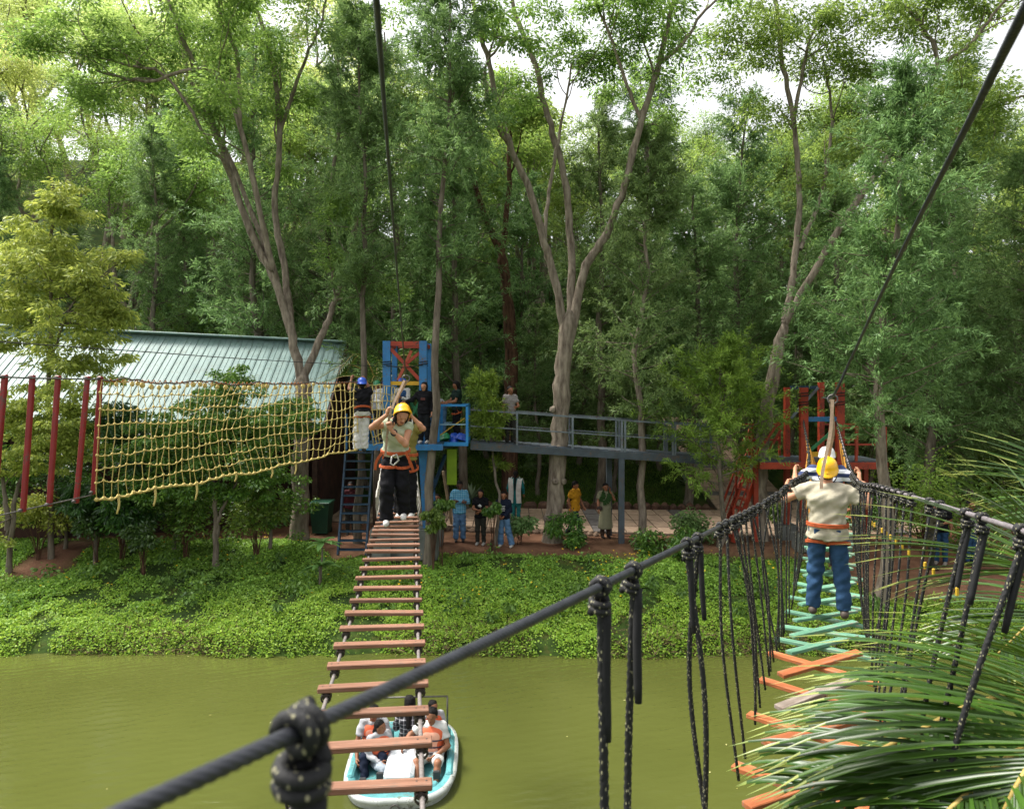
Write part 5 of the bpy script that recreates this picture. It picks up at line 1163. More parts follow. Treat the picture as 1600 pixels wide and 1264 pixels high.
    if harness:
        fr = unit(np.cross(latp, J['waist'] - J['pel'])); cc = J['pel'] + (J['waist'] - J['pel']) * .55
        ring = lambda ctr, u, v, ru, rv_: [ctr + u * math.cos(a) * ru + v * math.sin(a) * rv_ for a in np.linspace(0, 6.283, 32)]
        hn = MB()
        for e in (-.014, 0, .014): hn.tube(np.array(ring(cc + (0, 0, e), latp, fr, .196 * wid, .150 * wid)), .010, 6, caps=False)
        ho = hn.build('harness', WEB, o)
        for sd in 'RL':
            hi, kn = J['hi' + sd], J['kn' + sd]; ctr = hi + (kn - hi) * .28; ax2 = unit(kn - hi); u2 = unit(np.cross(ax2, (0, 1, 0))); v2 = np.cross(ax2, u2)
            lg = MB()
            for e in (-.012, 0, .012): lg.tube(np.array(ring(ctr, u2, unit(v2 + ax2 * .4), .118, .126)) + ax2 * e, .008, 6, caps=False)
            sgn = -1 if sd == 'R' else 1; lg.tube(curve_pts([cc + latp * sgn * .15 + fr * .09, hi + latp * sgn * .085 + fr * .03 - (0, 0, .05), ctr + latp * sgn * .11], 8), .011, 6); lg.build('leg_loop', WEB, ho)
    if extra: extra(o, J, E)
    return o
def standing(px, py, d, z=None):
    x = (px - 800) / FPX * d; return (x, d, (ground_at(x, d) if z is None else z))
def V3(*a): return np.array(a, float)

JEANS, JEANSL, BLACK, WHITE_ = cloth('jeans', '#2f4b6b', '#223a55'), cloth('jeans_light', '#5f7fa0', '#48688a'), cloth('black', '#17171b', '#0e0e11'), cloth('white', '#c9c8c4', '#b0afab')
KHAKI, SAGE, GREY_, NAVY = cloth('khaki', '#b3ac97', '#999280'), cloth('sage', '#adb49a', '#959d82'), cloth('grey', '#a8a8aa', '#8a8a8e'), cloth('navy', '#1b2233', '#131927')
OLIVE, CHAR = cloth('olive', '#8a8045', '#6f6636'), cloth('charcoal', '#33332f', '#26261f')
def strap(parent, name, pts, w=.03, mat=None, th=.008):
    pts = curve_pts(pts, 14)
    mb = MB()
    for a, b in zip(pts[:-1], pts[1:]): mb.beam(a, b, w, th, up=(0, 1, 0))
    return mb.build(name, mat or STRAP, parent)

# woman on the ladder bridge
lp = lad_axis(9.85); wl = np.array((lp[0] - .02, 9.85, lp[2] + .02))
def walker_extra(o, J, E):
    hook = (np.array(P(634, 592, 9.85)) - wl); s = 1 / o.scale[0]; hook = hook * s
    st_ = strap(o, 'lanyard', [hook + V3(-.02, -.02, -.02), J['wrR'] + V3(.05, -.06, .05), V3(-.1, -.17, 1.25), V3(-.13, -.17, .93)])
    strap(o, 'lanyard', [hook + V3(.02, .0, -.02), V3(.03, .05, 1.7), V3(.05, .1, 1.5)])
    MB().tube([hook + V3(.05 * math.cos(a), 0, .05 * math.sin(a)) for a in np.linspace(-1, 4.4, 20)], .009, 7).build('hook', STEEL, o)
    strap(o, 'harness_strap', [V3(-.17, -.1, .98), V3(-.25, -.09, .86), V3(-.27, -.06, .74)], .035, WEB); strap(o, 'harness_strap', [V3(.14, -.13, .98), V3(.2, -.12, .85), V3(.24, -.08, .74)], .035, WEB)
    MB().tube([V3(-.04, -.19, .93), V3(.02, -.19, .96), V3(.05, -.18, .88), V3(-.02, -.19, .81), V3(-.06, -.19, .84), V3(-.04, -.19, .93)], .012, 6).build('carabiner', pm('alloy', '#c9c6bf', '#a8a59e', 9, .35, .5, .6), o)
    MB().tube([J['wrL'] * .8 + J['elL'] * .2 + V3(.036 * math.cos(a), .02 * math.sin(a), .036 * math.sin(a)) for a in np.linspace(0, 6.283, 16)], .012, 6).build('watch', BLK, o)
person('woman in a yellow helmet and black trousers stepping along the ladder bridge', wl, 8, 1.72,
    dict(pel=(0, .05, .92), waist=(.005, .02, 1.05), chest=(.02, -.05, 1.23), neck=(.04, -.10, 1.37), head=(.085, -.17, 1.47), shR=(-.14, -.07, 1.35), shL=(.19, -.09, 1.32), elR=(-.30, -.25, 1.33), wrR=(-.10, -.32, 1.50), elL=(.14, -.28, 1.10), wrL=(-.05, -.33, 1.30), hdR=(.25, -.1, 1), hdL=(-.3, -.05, 1),
        knR=(-.11, -.10, .50), anR=(-.12, -.03, .08), knL=(.09, -.03, .52), anL=(.11, .08, .14), hiR=(-.09, .04, .89), hiL=(.09, .04, .89), look=(.35, -1, -.45), up=(.25, -.25, 1), pnR=(1, 0, 0), pnL=(0, -1, 0)),
    SAGE, BLACK, 'light', 'long', 'yellow', '#cfcdc8', .013, 'cap', .95, .014, .03, harness=True, curl=1.1, extra=walker_extra)
lp = lad_axis(10.7)
person('second walker close behind with a yellow helmet and olive sleeves', (lp[0] + .12, 10.7, lp[2] - .04), 0, 1.60,
    dict(elR=(-.2, -.2, 1.5), wrR=(-.05, -.2, 1.7), elL=(.30, -.1, 1.42), wrL=(.12, -.15, 1.62), shR=(-.17, 0, 1.4), shL=(.17, 0, 1.4)), OLIVE, BLACK, 'light', 'long', 'yellow', '#cfcdc8', .016, 'short', .9, .012, .03, harness=True, curl=1)
# man on the board bridge, seen from behind
mb_ = np.array((board_xc(7.5) + .02, 7.5, float(board_y(7.5)) + .09)); 
def climb_extra(o, J, E):
    hook = (np.array(P(1301, 624, 7.5)) - mb_) / o.scale[0]; c, s = math.cos(-o.rotation_euler[2]), math.sin(-o.rotation_euler[2]); hook = V3(hook[0] * c - hook[1] * s, hook[0] * s + hook[1] * c, hook[2])
    strap(o, 'lanyard', [hook, J['head'] * .45 + hook * .55 + V3(.0, .06, 0), J['head'] + V3(.05, .19, .02), J['neck'] + V3(.06, .17, -.02)], .035); strap(o, 'lanyard', [hook + V3(.03, 0, 0), J['head'] * .4 + hook * .6 + V3(-.03, -.02, 0), J['head'] + V3(0, -.1, .1)], .03)
    MB().tube([hook + V3(.05 * math.cos(a), 0, .05 * math.sin(a)) for a in np.linspace(-1, 4.4, 20)], .010, 7).build('hook', STEEL, o)
    for sx in (-1, 1): MB().box((sx * .085, .118, .90), (.10, .02, .12), bev=.008).build('back_pocket', JEANS, o)
person('man in a yellow helmet, beige shirt and jeans crossing the board bridge, seen from behind', mb_, 180 - 24, 1.62,
    dict(elR=(-.40, -.02, 1.23), wrR=(-.40, -.22, 1.37), elL=(.42, -.02, 1.25), wrL=(.43, -.22, 1.37), shR=(-.19, -.02, 1.37), shL=(.19, -.02, 1.37), anR=(-.17, .02, .085), knR=(-.14, -.03, .49), anL=(.15, -.02, .085), knL=(.12, -.04, .49), hiR=(-.1, 0, .9), hiL=(.1, 0, .9), hdR=(.1, -.9, .35), hdL=(-.1, -.9, .35), head=(0, -.05, 1.56), look=(0, -1, -.35), up=(0, -.3, 1)),
    KHAKI, JEANS, 'light', 'short', 'yellow', '#4a4038', .013, 'short', .84, .02, .012, harness=True, wid=1.08, curl=.9, extra=climb_extra)
person('person in a blue and white striped shirt holding both cables farther along the board bridge', (board_xc(9.6) - .02, 9.6, float(board_y(9.6)) + .06), 180 - 24, 1.62,
    dict(elR=(-.40, -.02, 1.22), wrR=(-.42, -.22, 1.36), elL=(.42, -.02, 1.22), wrL=(.43, -.22, 1.38), hdR=(.1, -.9, .3), hdL=(-.1, -.9, .3), shR=(-.19, 0, 1.40), shL=(.19, 0, 1.40)), stripe_cloth('navy_stripe', '#c9cbd0', '#27345c', 9), NAVY, 'light', 'short', 'white', '#3a3a3a', .017, 'short', .85, .02, harness=True, curl=1)
# climber on the net
np_ = np.array(P(566, 706, 16.45)); 
person('man in black t-shirt, white trousers and blue helmet clinging to the yellow net', np_, 180 + 18, 1.70,
    dict(elR=(-.17, -.22, 1.48), wrR=(-.1, -.28, 1.66), elL=(.28, -.16, 1.46), wrL=(.22, -.28, 1.68), pel=(0, .06, .93), chest=(0, -.01, 1.26), neck=(0, -.03, 1.41), head=(0, -.05, 1.55), anR=(-.05, -.05, .09), anL=(.12, -.02, .09), knR=(-.06, -.04, .5), knL=(.11, -.06, .5)),
    BLACK, WHITE_, 'mid', 'short', 'blue', '#2a2826', .017, 'short', .90, .016, .03, harness=True, curl=1.2)
# on the blue platform
pz = DK + .0
person('person in a white shirt with dark hair standing by the blue tower post', (P(600, 690, 19.5)[0], 19.5, pz), 20, 1.66, dict(elL=(.2, -.18, 1.12), wrL=(.02, -.28, 1.15), elR=(-.22, -.1, 1.12), wrR=(-.1, -.26, 1.08), look=(.3, -1, -.2)), WHITE_, CHAR, 'mid', 'short', None, '#2a2624', .022, 'long')
person('attendant in a green helmet half hidden behind the white-shirted person', (P(590, 690, 20.3)[0], 20.2, pz), 30, 1.62, {}, GREY_, CHAR, 'mid', 'short', 'green', '#2a2624', .024, 'short')
person('person in a blue helmet and denim waistcoat over white sleeves on the platform', (P(629, 690, 19.9)[0], 19.9, pz), -20, 1.68, dict(elL=(.24, -.1, 1.12), wrL=(.1, -.28, 1.2), elR=(-.22, -.1, 1.1), wrR=(-.05, -.3, 1.15), look=(-.4, -1, -.1)), WHITE_, JEANS, 'mid', 'short', 'blue', '#2a2624', .022, 'long', vest=cloth('denim', '#34557c', '#264468'))
person('woman in a black printed sweatshirt and black trousers standing beside the slim trunk', (P(663, 690, 18.72)[0], 18.72, pz), -10, 1.60, dict(elR=(-.32, -.05, 1.22), wrR=(-.52, -.12, 1.16), look=(-.2, -1, 0)), BLACK, cloth('black_trouser', '#1c1e22'), 'light', 'long', None, '#cfcdc8', .02, 'long', .82, .02, .02, extra=lambda o, J, E: MB().box((.0, -.135, 1.24), (.13, .012, .07), bev=.005).build('shirt_print', pm('print_red', '#5d2a26', '#40201d'), o))
person('person in a light t-shirt and jeans bending over the cage rail', (P(690, 690, 19.9)[0], 20.35, pz), -70, 1.66, dict(waist=(0, -.08, 1.03), chest=(0, -.28, 1.16), neck=(0, -.42, 1.24), head=(0, -.54, 1.27), shR=(-.17, -.38, 1.21), shL=(.17, -.38, 1.21), elR=(-.2, -.42, .95), wrR=(-.15, -.5, .75), elL=(.2, -.42, .95), wrL=(.15, -.5, .75), look=(0, -.7, -.7), up=(0, -.6, .7)), GREY_, JEANSL, 'mid', 'short', None, '#2a2624', .022)
person('woman with long dark hair in a dark green t-shirt standing in the blue cage', (P(714, 690, 19.9)[0], 19.85, pz), -65, 1.64, dict(elR=(-.2, -.12, 1.12), wrR=(-.16, -.34, 1.08), elL=(.2, -.12, 1.12), wrL=(.16, -.34, 1.08), look=(0, -1, -.5), up=(0, -.4, 1)), cloth('dark_green', '#1d2f29', '#14231e'), BLACK, 'mid', 'long', None, '#2a2624', .02, 'short', harness=True)
person('person on the walkway half hidden behind the bright sapling', (P(797, 692, 20.3)[0], 20.3, P(797, 694, 20.3)[2]), 30, 1.65, dict(elL=(.2, -.15, 1.12), wrL=(.05, -.28, 1.1)), grid_cloth('pale_print', '#8a8480', '#4d4a4a', 22), CHAR, 'mid', 'short', None, '#2a2624', .024, 'short')
# on the ground
g_ = standing
person('man in a blue checked shirt and jeans standing with folded arms on the soil', g_(718, 848, 20.4), 5, 1.73, dict(elR=(-.24, -.06, 1.12), wrR=(.06, -.2, 1.14), elL=(.24, -.06, 1.12), wrL=(-.06, -.22, 1.17), look=(.05, -1, -.3)), grid_cloth('blue_check', '#2f86ad', '#9fc3cf', 20), JEANSL, 'dark', 'short', None, '#2a2422', .018, 'long', .80, .016, .012)
person('woman in a black t-shirt with a white print and grey trousers beside the leafy bush', g_(751, 850, 20.0), -10, 1.54, dict(elR=(-.22, -.1, 1.12), wrR=(0, -.24, 1.1), elL=(.22, -.1, 1.12), wrL=(.02, -.24, 1.05)), BLACK, CHAR, 'mid', 'long', None, '#b0aea8', .018, 'short', .84, .016, extra=lambda o, J, E: MB().tube([(-.04, -.14, 1.22), (0, -.145, 1.235), (.05, -.14, 1.2)], [.03, .05, .035], 9).build('shirt_print', WHITE_, o))
person('girl in a dark printed sweatshirt and wide light jeans, feet apart', g_(787, 851, 19.8), -15, 1.52, dict(elR=(-.22, -.02, 1.12), wrR=(-.06, -.22, .98), elL=(.22, -.02, 1.12), wrL=(.06, -.22, .96), knR=(-.09, -.03, .48), anR=(-.10, 0, .08), knL=(.16, -.02, .49), anL=(.26, .02, .08), look=(.25, -1, 0)), NAVY, JEANSL, 'mid', 'pony', None, '#c9c4bc', .018, 'long', .86, .02, .035, extra=lambda o, J, E: [MB().box((.01, -.142, 1.27 - .045 * k), (.15 - .02 * (k % 2), .012, .02), bev=.004).build('print_line', WHITE_, o) for k in range(4)])
person('woman walking away in a white shawl over a teal dress, dark braid down her back', g_(806, 815, 23.6), 165, 1.62, dict(elR=(-.26, .05, 1.12), wrR=(-.27, -.05, .9), elL=(.26, .05, 1.12), wrL=(.25, -.05, .9)), cloth('teal', '#1f6f70', '#175a5c'), cloth('teal_leg', '#2f7f80', '#256a6b'), 'mid', 'braid', None, '#3a3a3a', .02, 'long', .55, .02, extra=lambda o, J, E: [strap(o, 'shawl', [(-.2 * s, -.1, 1.25), (-.17 * s, .02, 1.46), (-.15 * s, .135, 1.3), (-.13 * s, .15, 1.0), (-.15 * s, .15, .62)], .17, WHITE_, .02) for s in (-1, 1)])
person('seated woman in a grey saree and salmon blouse on the path edge', g_(684, 790, 22.2, GZ + .0), -5, 1.60, dict(pel=(0, .1, .42), waist=(0, .06, .55), chest=(0, -.02, .76), neck=(0, -.04, .92), head=(0, -.07, 1.06), shR=(-.17, -.02, .87), shL=(.17, -.02, .87), elR=(-.24, -.14, .66), wrR=(-.08, -.26, .88), elL=(.22, -.16, .64), wrL=(.1, -.36, .55), hiR=(-.1, .08, .40), hiL=(.1, .08, .40), knR=(-.16, -.32, .44), knL=(.17, -.32, .44), anR=(-.1, -.30, .09), anL=(.1, -.30, .09)),
    cloth('salmon', '#a8604c', '#8f4c3b'), None, 'mid', 'bun', None, '#3a2c26', .018, 'short', .93, .014, extra=lambda o, J, E: (vmesh('saree', [polygonise([(V3(-.08, .08, .42), V3(-.16, -.3, .42), .17, .12, 0), (V3(.08, .08, .42), V3(.16, -.3, .42), .17, .12, 0), (V3(-.14, -.3, .42), V3(-.13, -.32, .10), .13, .20, 1), (V3(.14, -.3, .42), V3(.13, -.32, .10), .13, .20, 1), (V3(0, -.1, .3), V3(0, -.2, .1), .2, .24, 1)], .02, .05)], [cloth('saree_grey', '#6d6a66', '#55524f')], o), vmesh('saree_hem', [polygonise([(V3(-.13, -.32, .13), V3(-.13, -.33, .05), .205, .215, 3), (V3(.13, -.32, .13), V3(.13, -.33, .05), .205, .215, 3)], .018, .04)], [cloth('saree_hem', '#2a201c', '#1d1613')], o), strap(o, 'saree_drape', [(.14, .1, .6), (.15, .02, .93), (.06, -.15, .82), (-.12, -.18, .6)], .2, MATS['cloth_saree_grey'], .02)))
person('man walking in a yellow and black t-shirt and black trousers along the path', g_(898, 845, 20.9), 55, 1.66, dict(elR=(-.22, .1, 1.12), wrR=(-.2, .02, .88), elL=(.24, -.05, 1.12), wrL=(.2, -.2, .92), knR=(-.09, -.18, .5), anR=(-.09, -.26, .10), knL=(.09, .05, .5), anL=(.09, .3, .12), look=(.1, -1, -.4)), cloth('yellow', '#b88420', '#9a6c18'), NAVY, 'mid', 'short', None, '#1f1c1a', .018, 'short', .82, .02, .015, extra=lambda o, J, E: vmesh('back_panel', [polygonise([(V3(-.06, .035, 1.35), V3(-.06, .03, .86), .11, .118, 1), (V3(.06, .035, 1.35), V3(.06, .03, .86), .11, .118, 1)], .018, .03)], [BLACK], o))
def skirt_extra(o, J, E):
    strap(o, 'scarf', [(-.17, -.1, 1.15), (-.1, -.13, 1.35), (0, .0, 1.46), (.1, -.13, 1.35), (.0, -.16, 1.15), (-.12, -.15, 1.12)], .16, cloth('scarf_green', '#2f4a24', '#23381b'), .02)
    MB().box((-.22, -.12, .95), (.16, .06, .12), bev=.02).build('handbag', pm('bag_brown', '#3a2c26', '#2a201c', 8, .6), o); MB().box(J['wrL'] + V3(.0, -.03, .08), (.03, .02, .13), bev=.005).build('phone', BLK, o)
person('woman in a green scarf and patterned kurta on the phone beside the walkway column', g_(946, 845, 20.9), 10, 1.60, dict(elL=(.26, -.1, 1.2), wrL=(.11, -.1, 1.47), elR=(-.24, -.02, 1.12), wrR=(-.26, -.12, .92), look=(.1, -1, -.1), hdL=(0, -.2, 1), pnL=(-1, 0, 0)), grid_cloth('olive_print', '#7c7a5f', '#4f5240', 26), cloth('brown_leg', '#3f3028'), 'mid', 'bun', None, '#2a2220', .018, 'short', .9, .016, skirt=(grid_cloth('olive_print_skirt', '#7c7a5f', '#565843', 26), .3, .2), extra=skirt_extra)
person('person in dark red standing in the shade behind the blue stair', (P(548, 780, 21.4)[0], 21.4, GZ), 10, 1.6, {}, cloth('maroon', '#4a1f24', '#35161a'), CHAR, 'dark', 'short', None, '#2a2624', .024, 'long')
person('person in a black shirt and blue jeans standing in the clearing behind the palm fronds', g_(1470, 862, 18.7), -40, 1.7, dict(elR=(-.24, -.1, 1.15), wrR=(-.1, -.3, 1.2)), BLACK, JEANS, 'mid', 'short', None, '#8f877c', .022, 'short')
person('person in an olive jacket standing in the clearing next to the jeans wearer', g_(1455, 868, 18.5), 60, 1.68, dict(elR=(-.26, .05, 1.1), wrR=(-.2, -.3, 1.25)), cloth('olive_dark', '#4d4a38', '#39372a'), CHAR, 'mid', 'short', None, '#2a2624', .022, 'long', .7)
person('person in blue jeans mostly hidden behind the palm fronds', g_(1516, 866, 18.6), 20, 1.66, {}, CHAR, JEANS, 'mid', 'short', None, '#2a2624', .024, 'short')

# ------------------------------------------------------------------ pedal boat and its passengers
bx, by = -1.62, 10.45; boat = empty('pedal_boat', (bx, by + .12, -.17), 'turquoise and white four-seat pedal boat floating under the ladder bridge', 'boat', None, R(3))
TUR = pm('boat_turquoise', '#5f9fa1', '#467e82', 4, .45, .4, wear='#5d6a60'); BW = pm('boat_white', '#c2c6c2', '#9a9f99', 4, .45, .4, wear='#6b6a5c'); BWC = pm('boat_console', '#cfd4d6', '#bfc5c8', 3, .4, .5)
def ring_(w, l0, l1, z, n=48, p=3.6):
    out = []
    for i in range(n):
        a = 2 * math.pi * i / n; ca, sa = math.cos(a), math.sin(a); x = w * np.sign(ca) * abs(ca) ** (2 / p); y = np.sign(sa) * abs(sa) ** (2 / p); y = y * (l0 if y < 0 else l1); x = x * (1 - .10 * max(0, -y / l0) ** 2); out.append((x, y, z))
    return out
def loft(mb, rings, close=False):
    n = len(rings[0]); V = [p for r in rings for p in r]; mb.add(V, [(k * n + i, k * n + (i + 1) % n, (k + 1) * n + (i + 1) % n, (k + 1) * n + i) for k in range(len(rings) - 1) for i in range(n)] + ([[(len(rings) - 1) * n + i for i in range(n)]] if close else []), True)
hull = MB(); loft(hull, [ring_(0.522, .95, 1.1, -.22), ring_(0.703, 1.12, 1.25, -.05), ring_(0.760, 1.2, 1.32, .12), ring_(0.793, 1.25, 1.36, .24)]); hull.build('hull', BW, boat)
rim = MB(); loft(rim, [ring_(0.793, 1.25, 1.36, .24), ring_(0.817, 1.275, 1.385, .27), ring_(0.812, 1.27, 1.38, .31), ring_(0.760, 1.21, 1.33, .325)]); rim.build('rim', BW, boat)
inn = MB(); loft(inn, [ring_(0.760, 1.21, 1.33, .325), ring_(0.684, 1.08, 1.25, .315), ring_(0.655, 1.03, 1.2, .27), ring_(0.627, .98, 1.15, .215)], True); inn.build('cockpit', TUR, boat)
for s in (-1, 1):
    MB().box((s * .70, .05, .325), (.1, 1.3, .06), bev=.03).build('side_coaming', TUR, boat)
    MB().box((s * .44, .32, .14), (.5, .46, .2), bev=.06).build('seat', TUR, boat); MB().box((s * .44, .58, .36), (.5, .1, .34), bev=.05).build('seat_back', TUR, boat)
    MB().box((s * .40, -.76, .22), (.34, .2, .16), bev=.05).build('foot_rest', TUR, boat)
    for e in (-.12, .12): MB().box((s * .40 + e, -.55, .27 + e * .3), (.1, .05, .12), bev=.012).build('pedal', pm('pedal_dark', '#3a3a3a', None, 5, .6), boat)
MB().box((0, -.25, .25), (.42, 1.1, .4), bev=.05).build('centre_console', BWC, boat)
MB().box((0, .9, .2), (1.2, .5, .2), bev=.06).build('rear_seat', TUR, boat)
MB().tube([(.06 * math.cos(a), -1.285 + 0.01 * math.sin(a), .2 + .06 * math.sin(a)) for a in np.linspace(0, 6.283, 20)], .012, 6, caps=False).build('tow_ring', STEEL, boat)
for x in (-.62, .62): MB().tube([(x, 1.1, .3), (x, 1.1, .8)], .014, 6).build('rail_post', STEEL, boat)
MB().tube([(-.62, 1.1, .8), (.62, 1.1, .8)], .014, 6).build('rail', STEEL, boat)
def seat_pose(z=.3, spread=.1, lean=0, knee=-.42, foot=-.62, fz=.12, **k):
    d = dict(pel=(0, 0, z), waist=(0, .02 + lean * .3, z + .13), chest=(0, .0 + lean, z + .34), neck=(0, -.02 + lean, z + .5), head=(0, -.05 + lean, z + .64), shR=(-.175, lean, z + .455), shL=(.175, lean, z + .455), elR=(-.25, -.06 + lean, z + .2), elL=(.25, -.06 + lean, z + .2), wrR=(-.12, -.27, z + .13), wrL=(.12, -.27, z + .13), hiR=(-.09, -.02, z), hiL=(.09, -.02, z), knR=(-spread - .05, knee, z + .1), knL=(spread + .05, knee, z + .1), anR=(-spread - .03, foot, fz), anL=(spread + .03, foot, fz), toeR=(0, -1, .2), toeL=(0, -1, .2)); d.update(k); return d
VEST = pm('vest_orange', '#d2603a', '#b84a26', 6, .7); m, n, b = new_mat('vest_pale'); t = n.nodes.new('ShaderNodeTexCoord'); sp = n.nodes.new('ShaderNodeSeparateXYZ'); n.links.new(t.outputs['Object'], sp.inputs[0])
n.links.new(mixc(n, mathn(n, 'LESS_THAN', sp.outputs[1], -.10), '#d2603a', '#e0a48a'), b.inputs['Base Color']); b.inputs['Roughness'].default_value = .7; VESTP = m
boat.scale = (1, .86, 1)
def aboard(x, y): return (bx + x, by + y * .86 - .02, -.12)
person('smiling man in an orange life vest and white shorts on the pedal boat', aboard(.42, .26), -4, 1.58, seat_pose(.28, .12, .03, elL=(.27, -.06, .47), wrL=(.10, -.24, .40), elR=(-.36, .02, .59), wrR=(-.42, -.15, .51), look=(-.2, -1, -.15), anR=(-.12, -.66, .2), anL=(.16, -.62, .1)), WHITE_, WHITE_, 'mid', 'short', None, '#7d8a80', .014, 'short', .9, .014, vest=VESTP, long_legs=False, wid=1.05)
person('girl in an orange life vest and grey trousers at the front of the boat', aboard(-.33, .10), 35, 1.35, seat_pose(.30, .1, .05, look=(.7, -1, 0), anL=(.1, -.6, .12), wrL=(.16, -.25, .40)), GREY_, cloth('grey_leg', '#98a0a8', '#7d868f'), 'mid', 'pony', None, '#6d7470', .014, 'long', .9, .014, vest=VESTP)
person('adult in a pale orange life vest behind the girl in the boat', aboard(-.48, .40), 10, 1.52, seat_pose(.30, .1, .03, look=(-.2, -1, -.1), elR=(-.28, -.12, .5), wrR=(-.26, -.36, .36)), GREY_, NAVY, 'mid', 'short', None, '#2a2624', .015, 'short', .9, .014, vest=VESTP)
person('long-haired woman in a monochrome plaid shirt sitting with her back turned in the boat', aboard(.02, .80), 180, 1.5, seat_pose(.30, .1, .02), grid_cloth('plaid_mono', '#26262c', '#b0b0b4', 13, .22), CHAR, 'mid', 'long', None, '#2a2624', .015, 'long', .9, .016)
person('child in an orange life vest behind the smiling man', aboard(.38, .80), 20, 1.3, seat_pose(.38, .09, .02, look=(.4, -1, 0)), GREY_, CHAR, 'mid', 'short', None, '#2a2624', .016, 'short', .9, .012, vest=VEST)
# ------------------------------------------------------------------ coconut palm fronds in the foreground
L_PALM = leaf_mat('leaf_coconut', '#223a0e', '#3f611c', .26, .36, .5, .02, .3)
L_PALMT = leaf_mat('leaf_coconut_tip', '#6a7a36', '#98a254', .30, .35, .6, .02, .3)
RACH = pm('palm_rachis', '#a8914e', '#77682f', 8, .6)
def frond(parent, ctrl, Lmax, n, seed, droop, upv=(0, 0, 1), w=.027, tip=False, sides=(1, -1), fold=.35):
    g = np.random.default_rng(seed); C = curve_pts(ctrl, n + 6); T = np.gradient(C, axis=0); T /= np.linalg.norm(T, axis=1)[:, None]
    mb = MB(); mb.tube(C, np.linspace(.022, .005, len(C)), 7); fr = mb.build('rachis', RACH, parent)
    V = []; Fs = []; Fm = []
    for k in range(2, n + 5):
        f = k / (n + 5); L = Lmax * (math.sin(math.pi * (.12 + .80 * f)) ** .7) * g.uniform(.9, 1.08)
        side0 = unit(np.cross(T[k], upv)); up = unit(np.cross(side0, T[k]))
        for s in sides:
            fwd = .45 + .75 * f; d = unit(side0 * s + T[k] * fwd + up * fold * g.uniform(.6, 1.3) + g.normal(size=3) * .05)
            p = C[k].copy(); wv = unit(np.cross(d, up)); i0 = len(V); m = 7
            for q in range(m):
                t = q / (m - 1); ww = w * (math.sin(math.pi * min(1, .10 + .62 * t)) * (1 - t ** 4) + .02)
                nrm = unit(np.cross(wv, d)); V += [p - wv * ww / 2 + nrm * ww * .22, p, p + wv * ww / 2 + nrm * ww * .22]
                d = unit(d + np.array((0, 0, -1)) * droop * (.03 + .16 * t) * g.uniform(.8, 1.2)); p = p + d * L / (m - 1)
            for q in range(m - 1):
                for e in range(2): Fs.append((i0 + 3 * q + e, i0 + 3 * q + e + 1, i0 + 3 * q + e + 4, i0 + 3 * q + e + 3)); Fm.append(1 if q >= m - 2 or (tip and q > 2) else 0)
    me = mesh_np('leaflets', V, Fs, True); me.materials.append(L_PALM); me.materials.append(L_PALMT); me.polygons.foreach_set('material_index', np.array(Fm, np.int32)); link('leaflets', me, fr); return fr
pb = np.array((4.3, 3.2, -.6)); palm = empty('coconut_palm', pb, 'coconut palm crown whose long glossy fronds fill the near corner beside the bridge', 'palm tree')
palm['kind'] = 'thing'
MB().tube(curve_pts([(0.3, 0, -.8), (.1, 0, 1.5), (0, 0, 4.0)], 30), np.linspace(.2, .13, 30), 12).build('trunk', BARK_G, palm)
def F_(*pts): return [np.array(P(p[0] + 60, p[1] + 10, p[2])) - pb for p in pts]
frond(palm, F_((1760, 1150, 3.4), (1620, 1070, 3.2), (1480, 1085, 3.05), (1370, 1135, 2.95), (1270, 1185, 2.9), (1190, 1225, 2.9)), .68, 46, 1, 1.0)
frond(palm, F_((1830, 1100, 3.9), (1740, 960, 4.0), (1660, 930, 4.1), (1570, 950, 4.1), (1500, 1010, 4.0)), .85, 44, 2, .7)
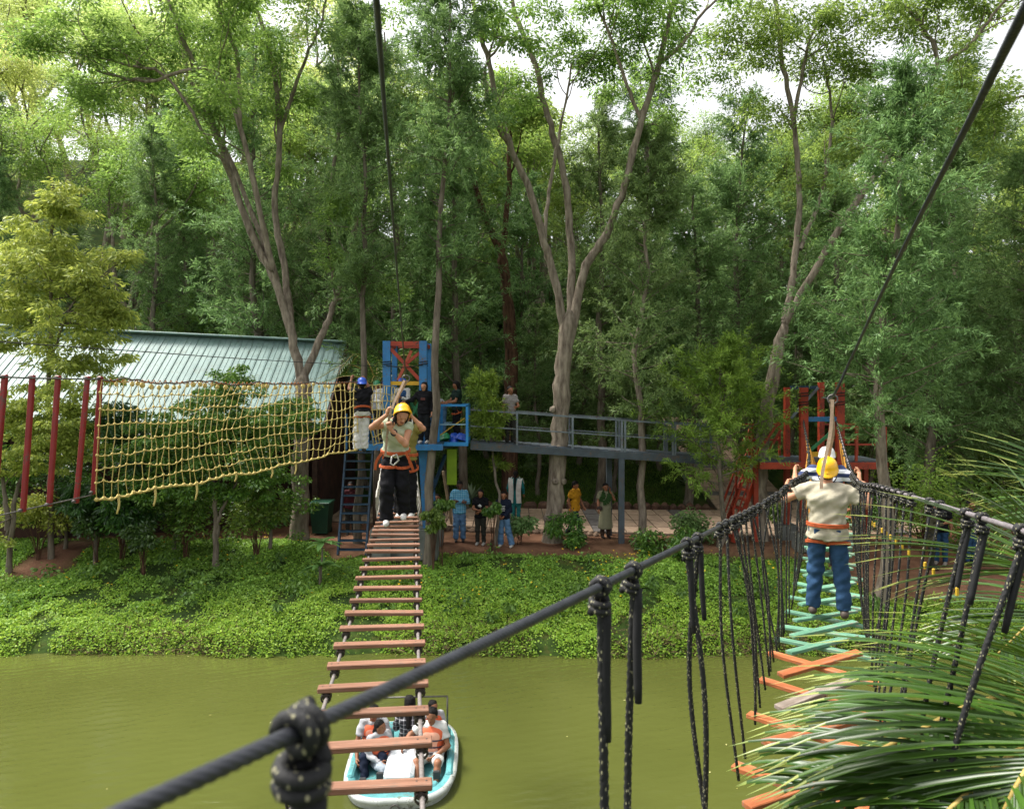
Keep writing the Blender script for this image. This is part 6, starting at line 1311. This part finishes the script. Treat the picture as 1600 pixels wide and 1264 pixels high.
frond(palm, F_((1800, 1120, 3.4), (1720, 980, 3.3), (1640, 900, 3.3), (1590, 880, 3.4), (1540, 885, 3.5)), 1.1, 36, 3, .6, tip=False)
frond(palm, F_((1770, 1200, 3.2), (1650, 1130, 2.7), (1540, 1160, 2.5), (1440, 1240, 2.4), (1350, 1330, 2.4)), .9, 60, 4, 1.0)
frond(palm, F_((1800, 1200, 3.2), (1720, 1090, 2.7), (1620, 1110, 2.4), (1540, 1200, 2.3), (1480, 1320, 2.3)), .95, 60, 6, 1.0)
frond(palm, F_((1800, 1220, 3.3), (1700, 1150, 2.9), (1600, 1180, 2.8), (1520, 1260, 2.8), (1440, 1360, 2.8)), .9, 56, 8, 1.1)
frond(palm, F_((1820, 1100, 3.5), (1790, 900, 3.8), (1720, 790, 4.1), (1640, 770, 4.3), (1570, 800, 4.4)), 1.0, 36, 7, .6, tip=False)
# feather palm behind the blue tower
b2 = np.array(P(590, 640, 22.5)); b2[2] = GZ; pal2 = empty('date_palm', b2, 'pale feather palm standing behind the blue tower', 'palm tree')
zt = EYE - GZ - .1; MB().tube([(0, 0, -.3), (0, 0, zt)], [.16, .12], 10).build('trunk', BARK_G, pal2)
for k, a in enumerate(np.linspace(0, 6.0, 11)):
    e = .9 + .5 * math.sin(k * 2.1); c, s = math.cos(a), math.sin(a)
    frond(pal2, [np.array((0, 0, zt)), np.array((c * .5, s * .5, zt + .6 * e)), np.array((c * 1.1, s * 1.1, zt + .75 * e)), np.array((c * 1.8, s * 1.8, zt + .3 * e))], .5, 26, 40 + k, .6, w=.03)
# a few fallen leaves and specks afloat
g = np.random.default_rng(88); x = g.uniform(-9, 9, 26); y = g.uniform(6, 15, 26)
c = np.stack([x, y, np.full(26, .008)], 1); d = rv(g, 26) * (1, 1, .02)
tag(link('floating_leaves', leaf_mesh('floating_leaves', leaves(c, d, np.tile((0, 0, 1.), (26, 1)), g.uniform(.02, .06, 26), .025), leaf_mat('leaf_floating', '#8a8448', '#c9c48a', .1, .6))), 'small pale leaves drifting on the pond', 'leaves', kind='stuff')
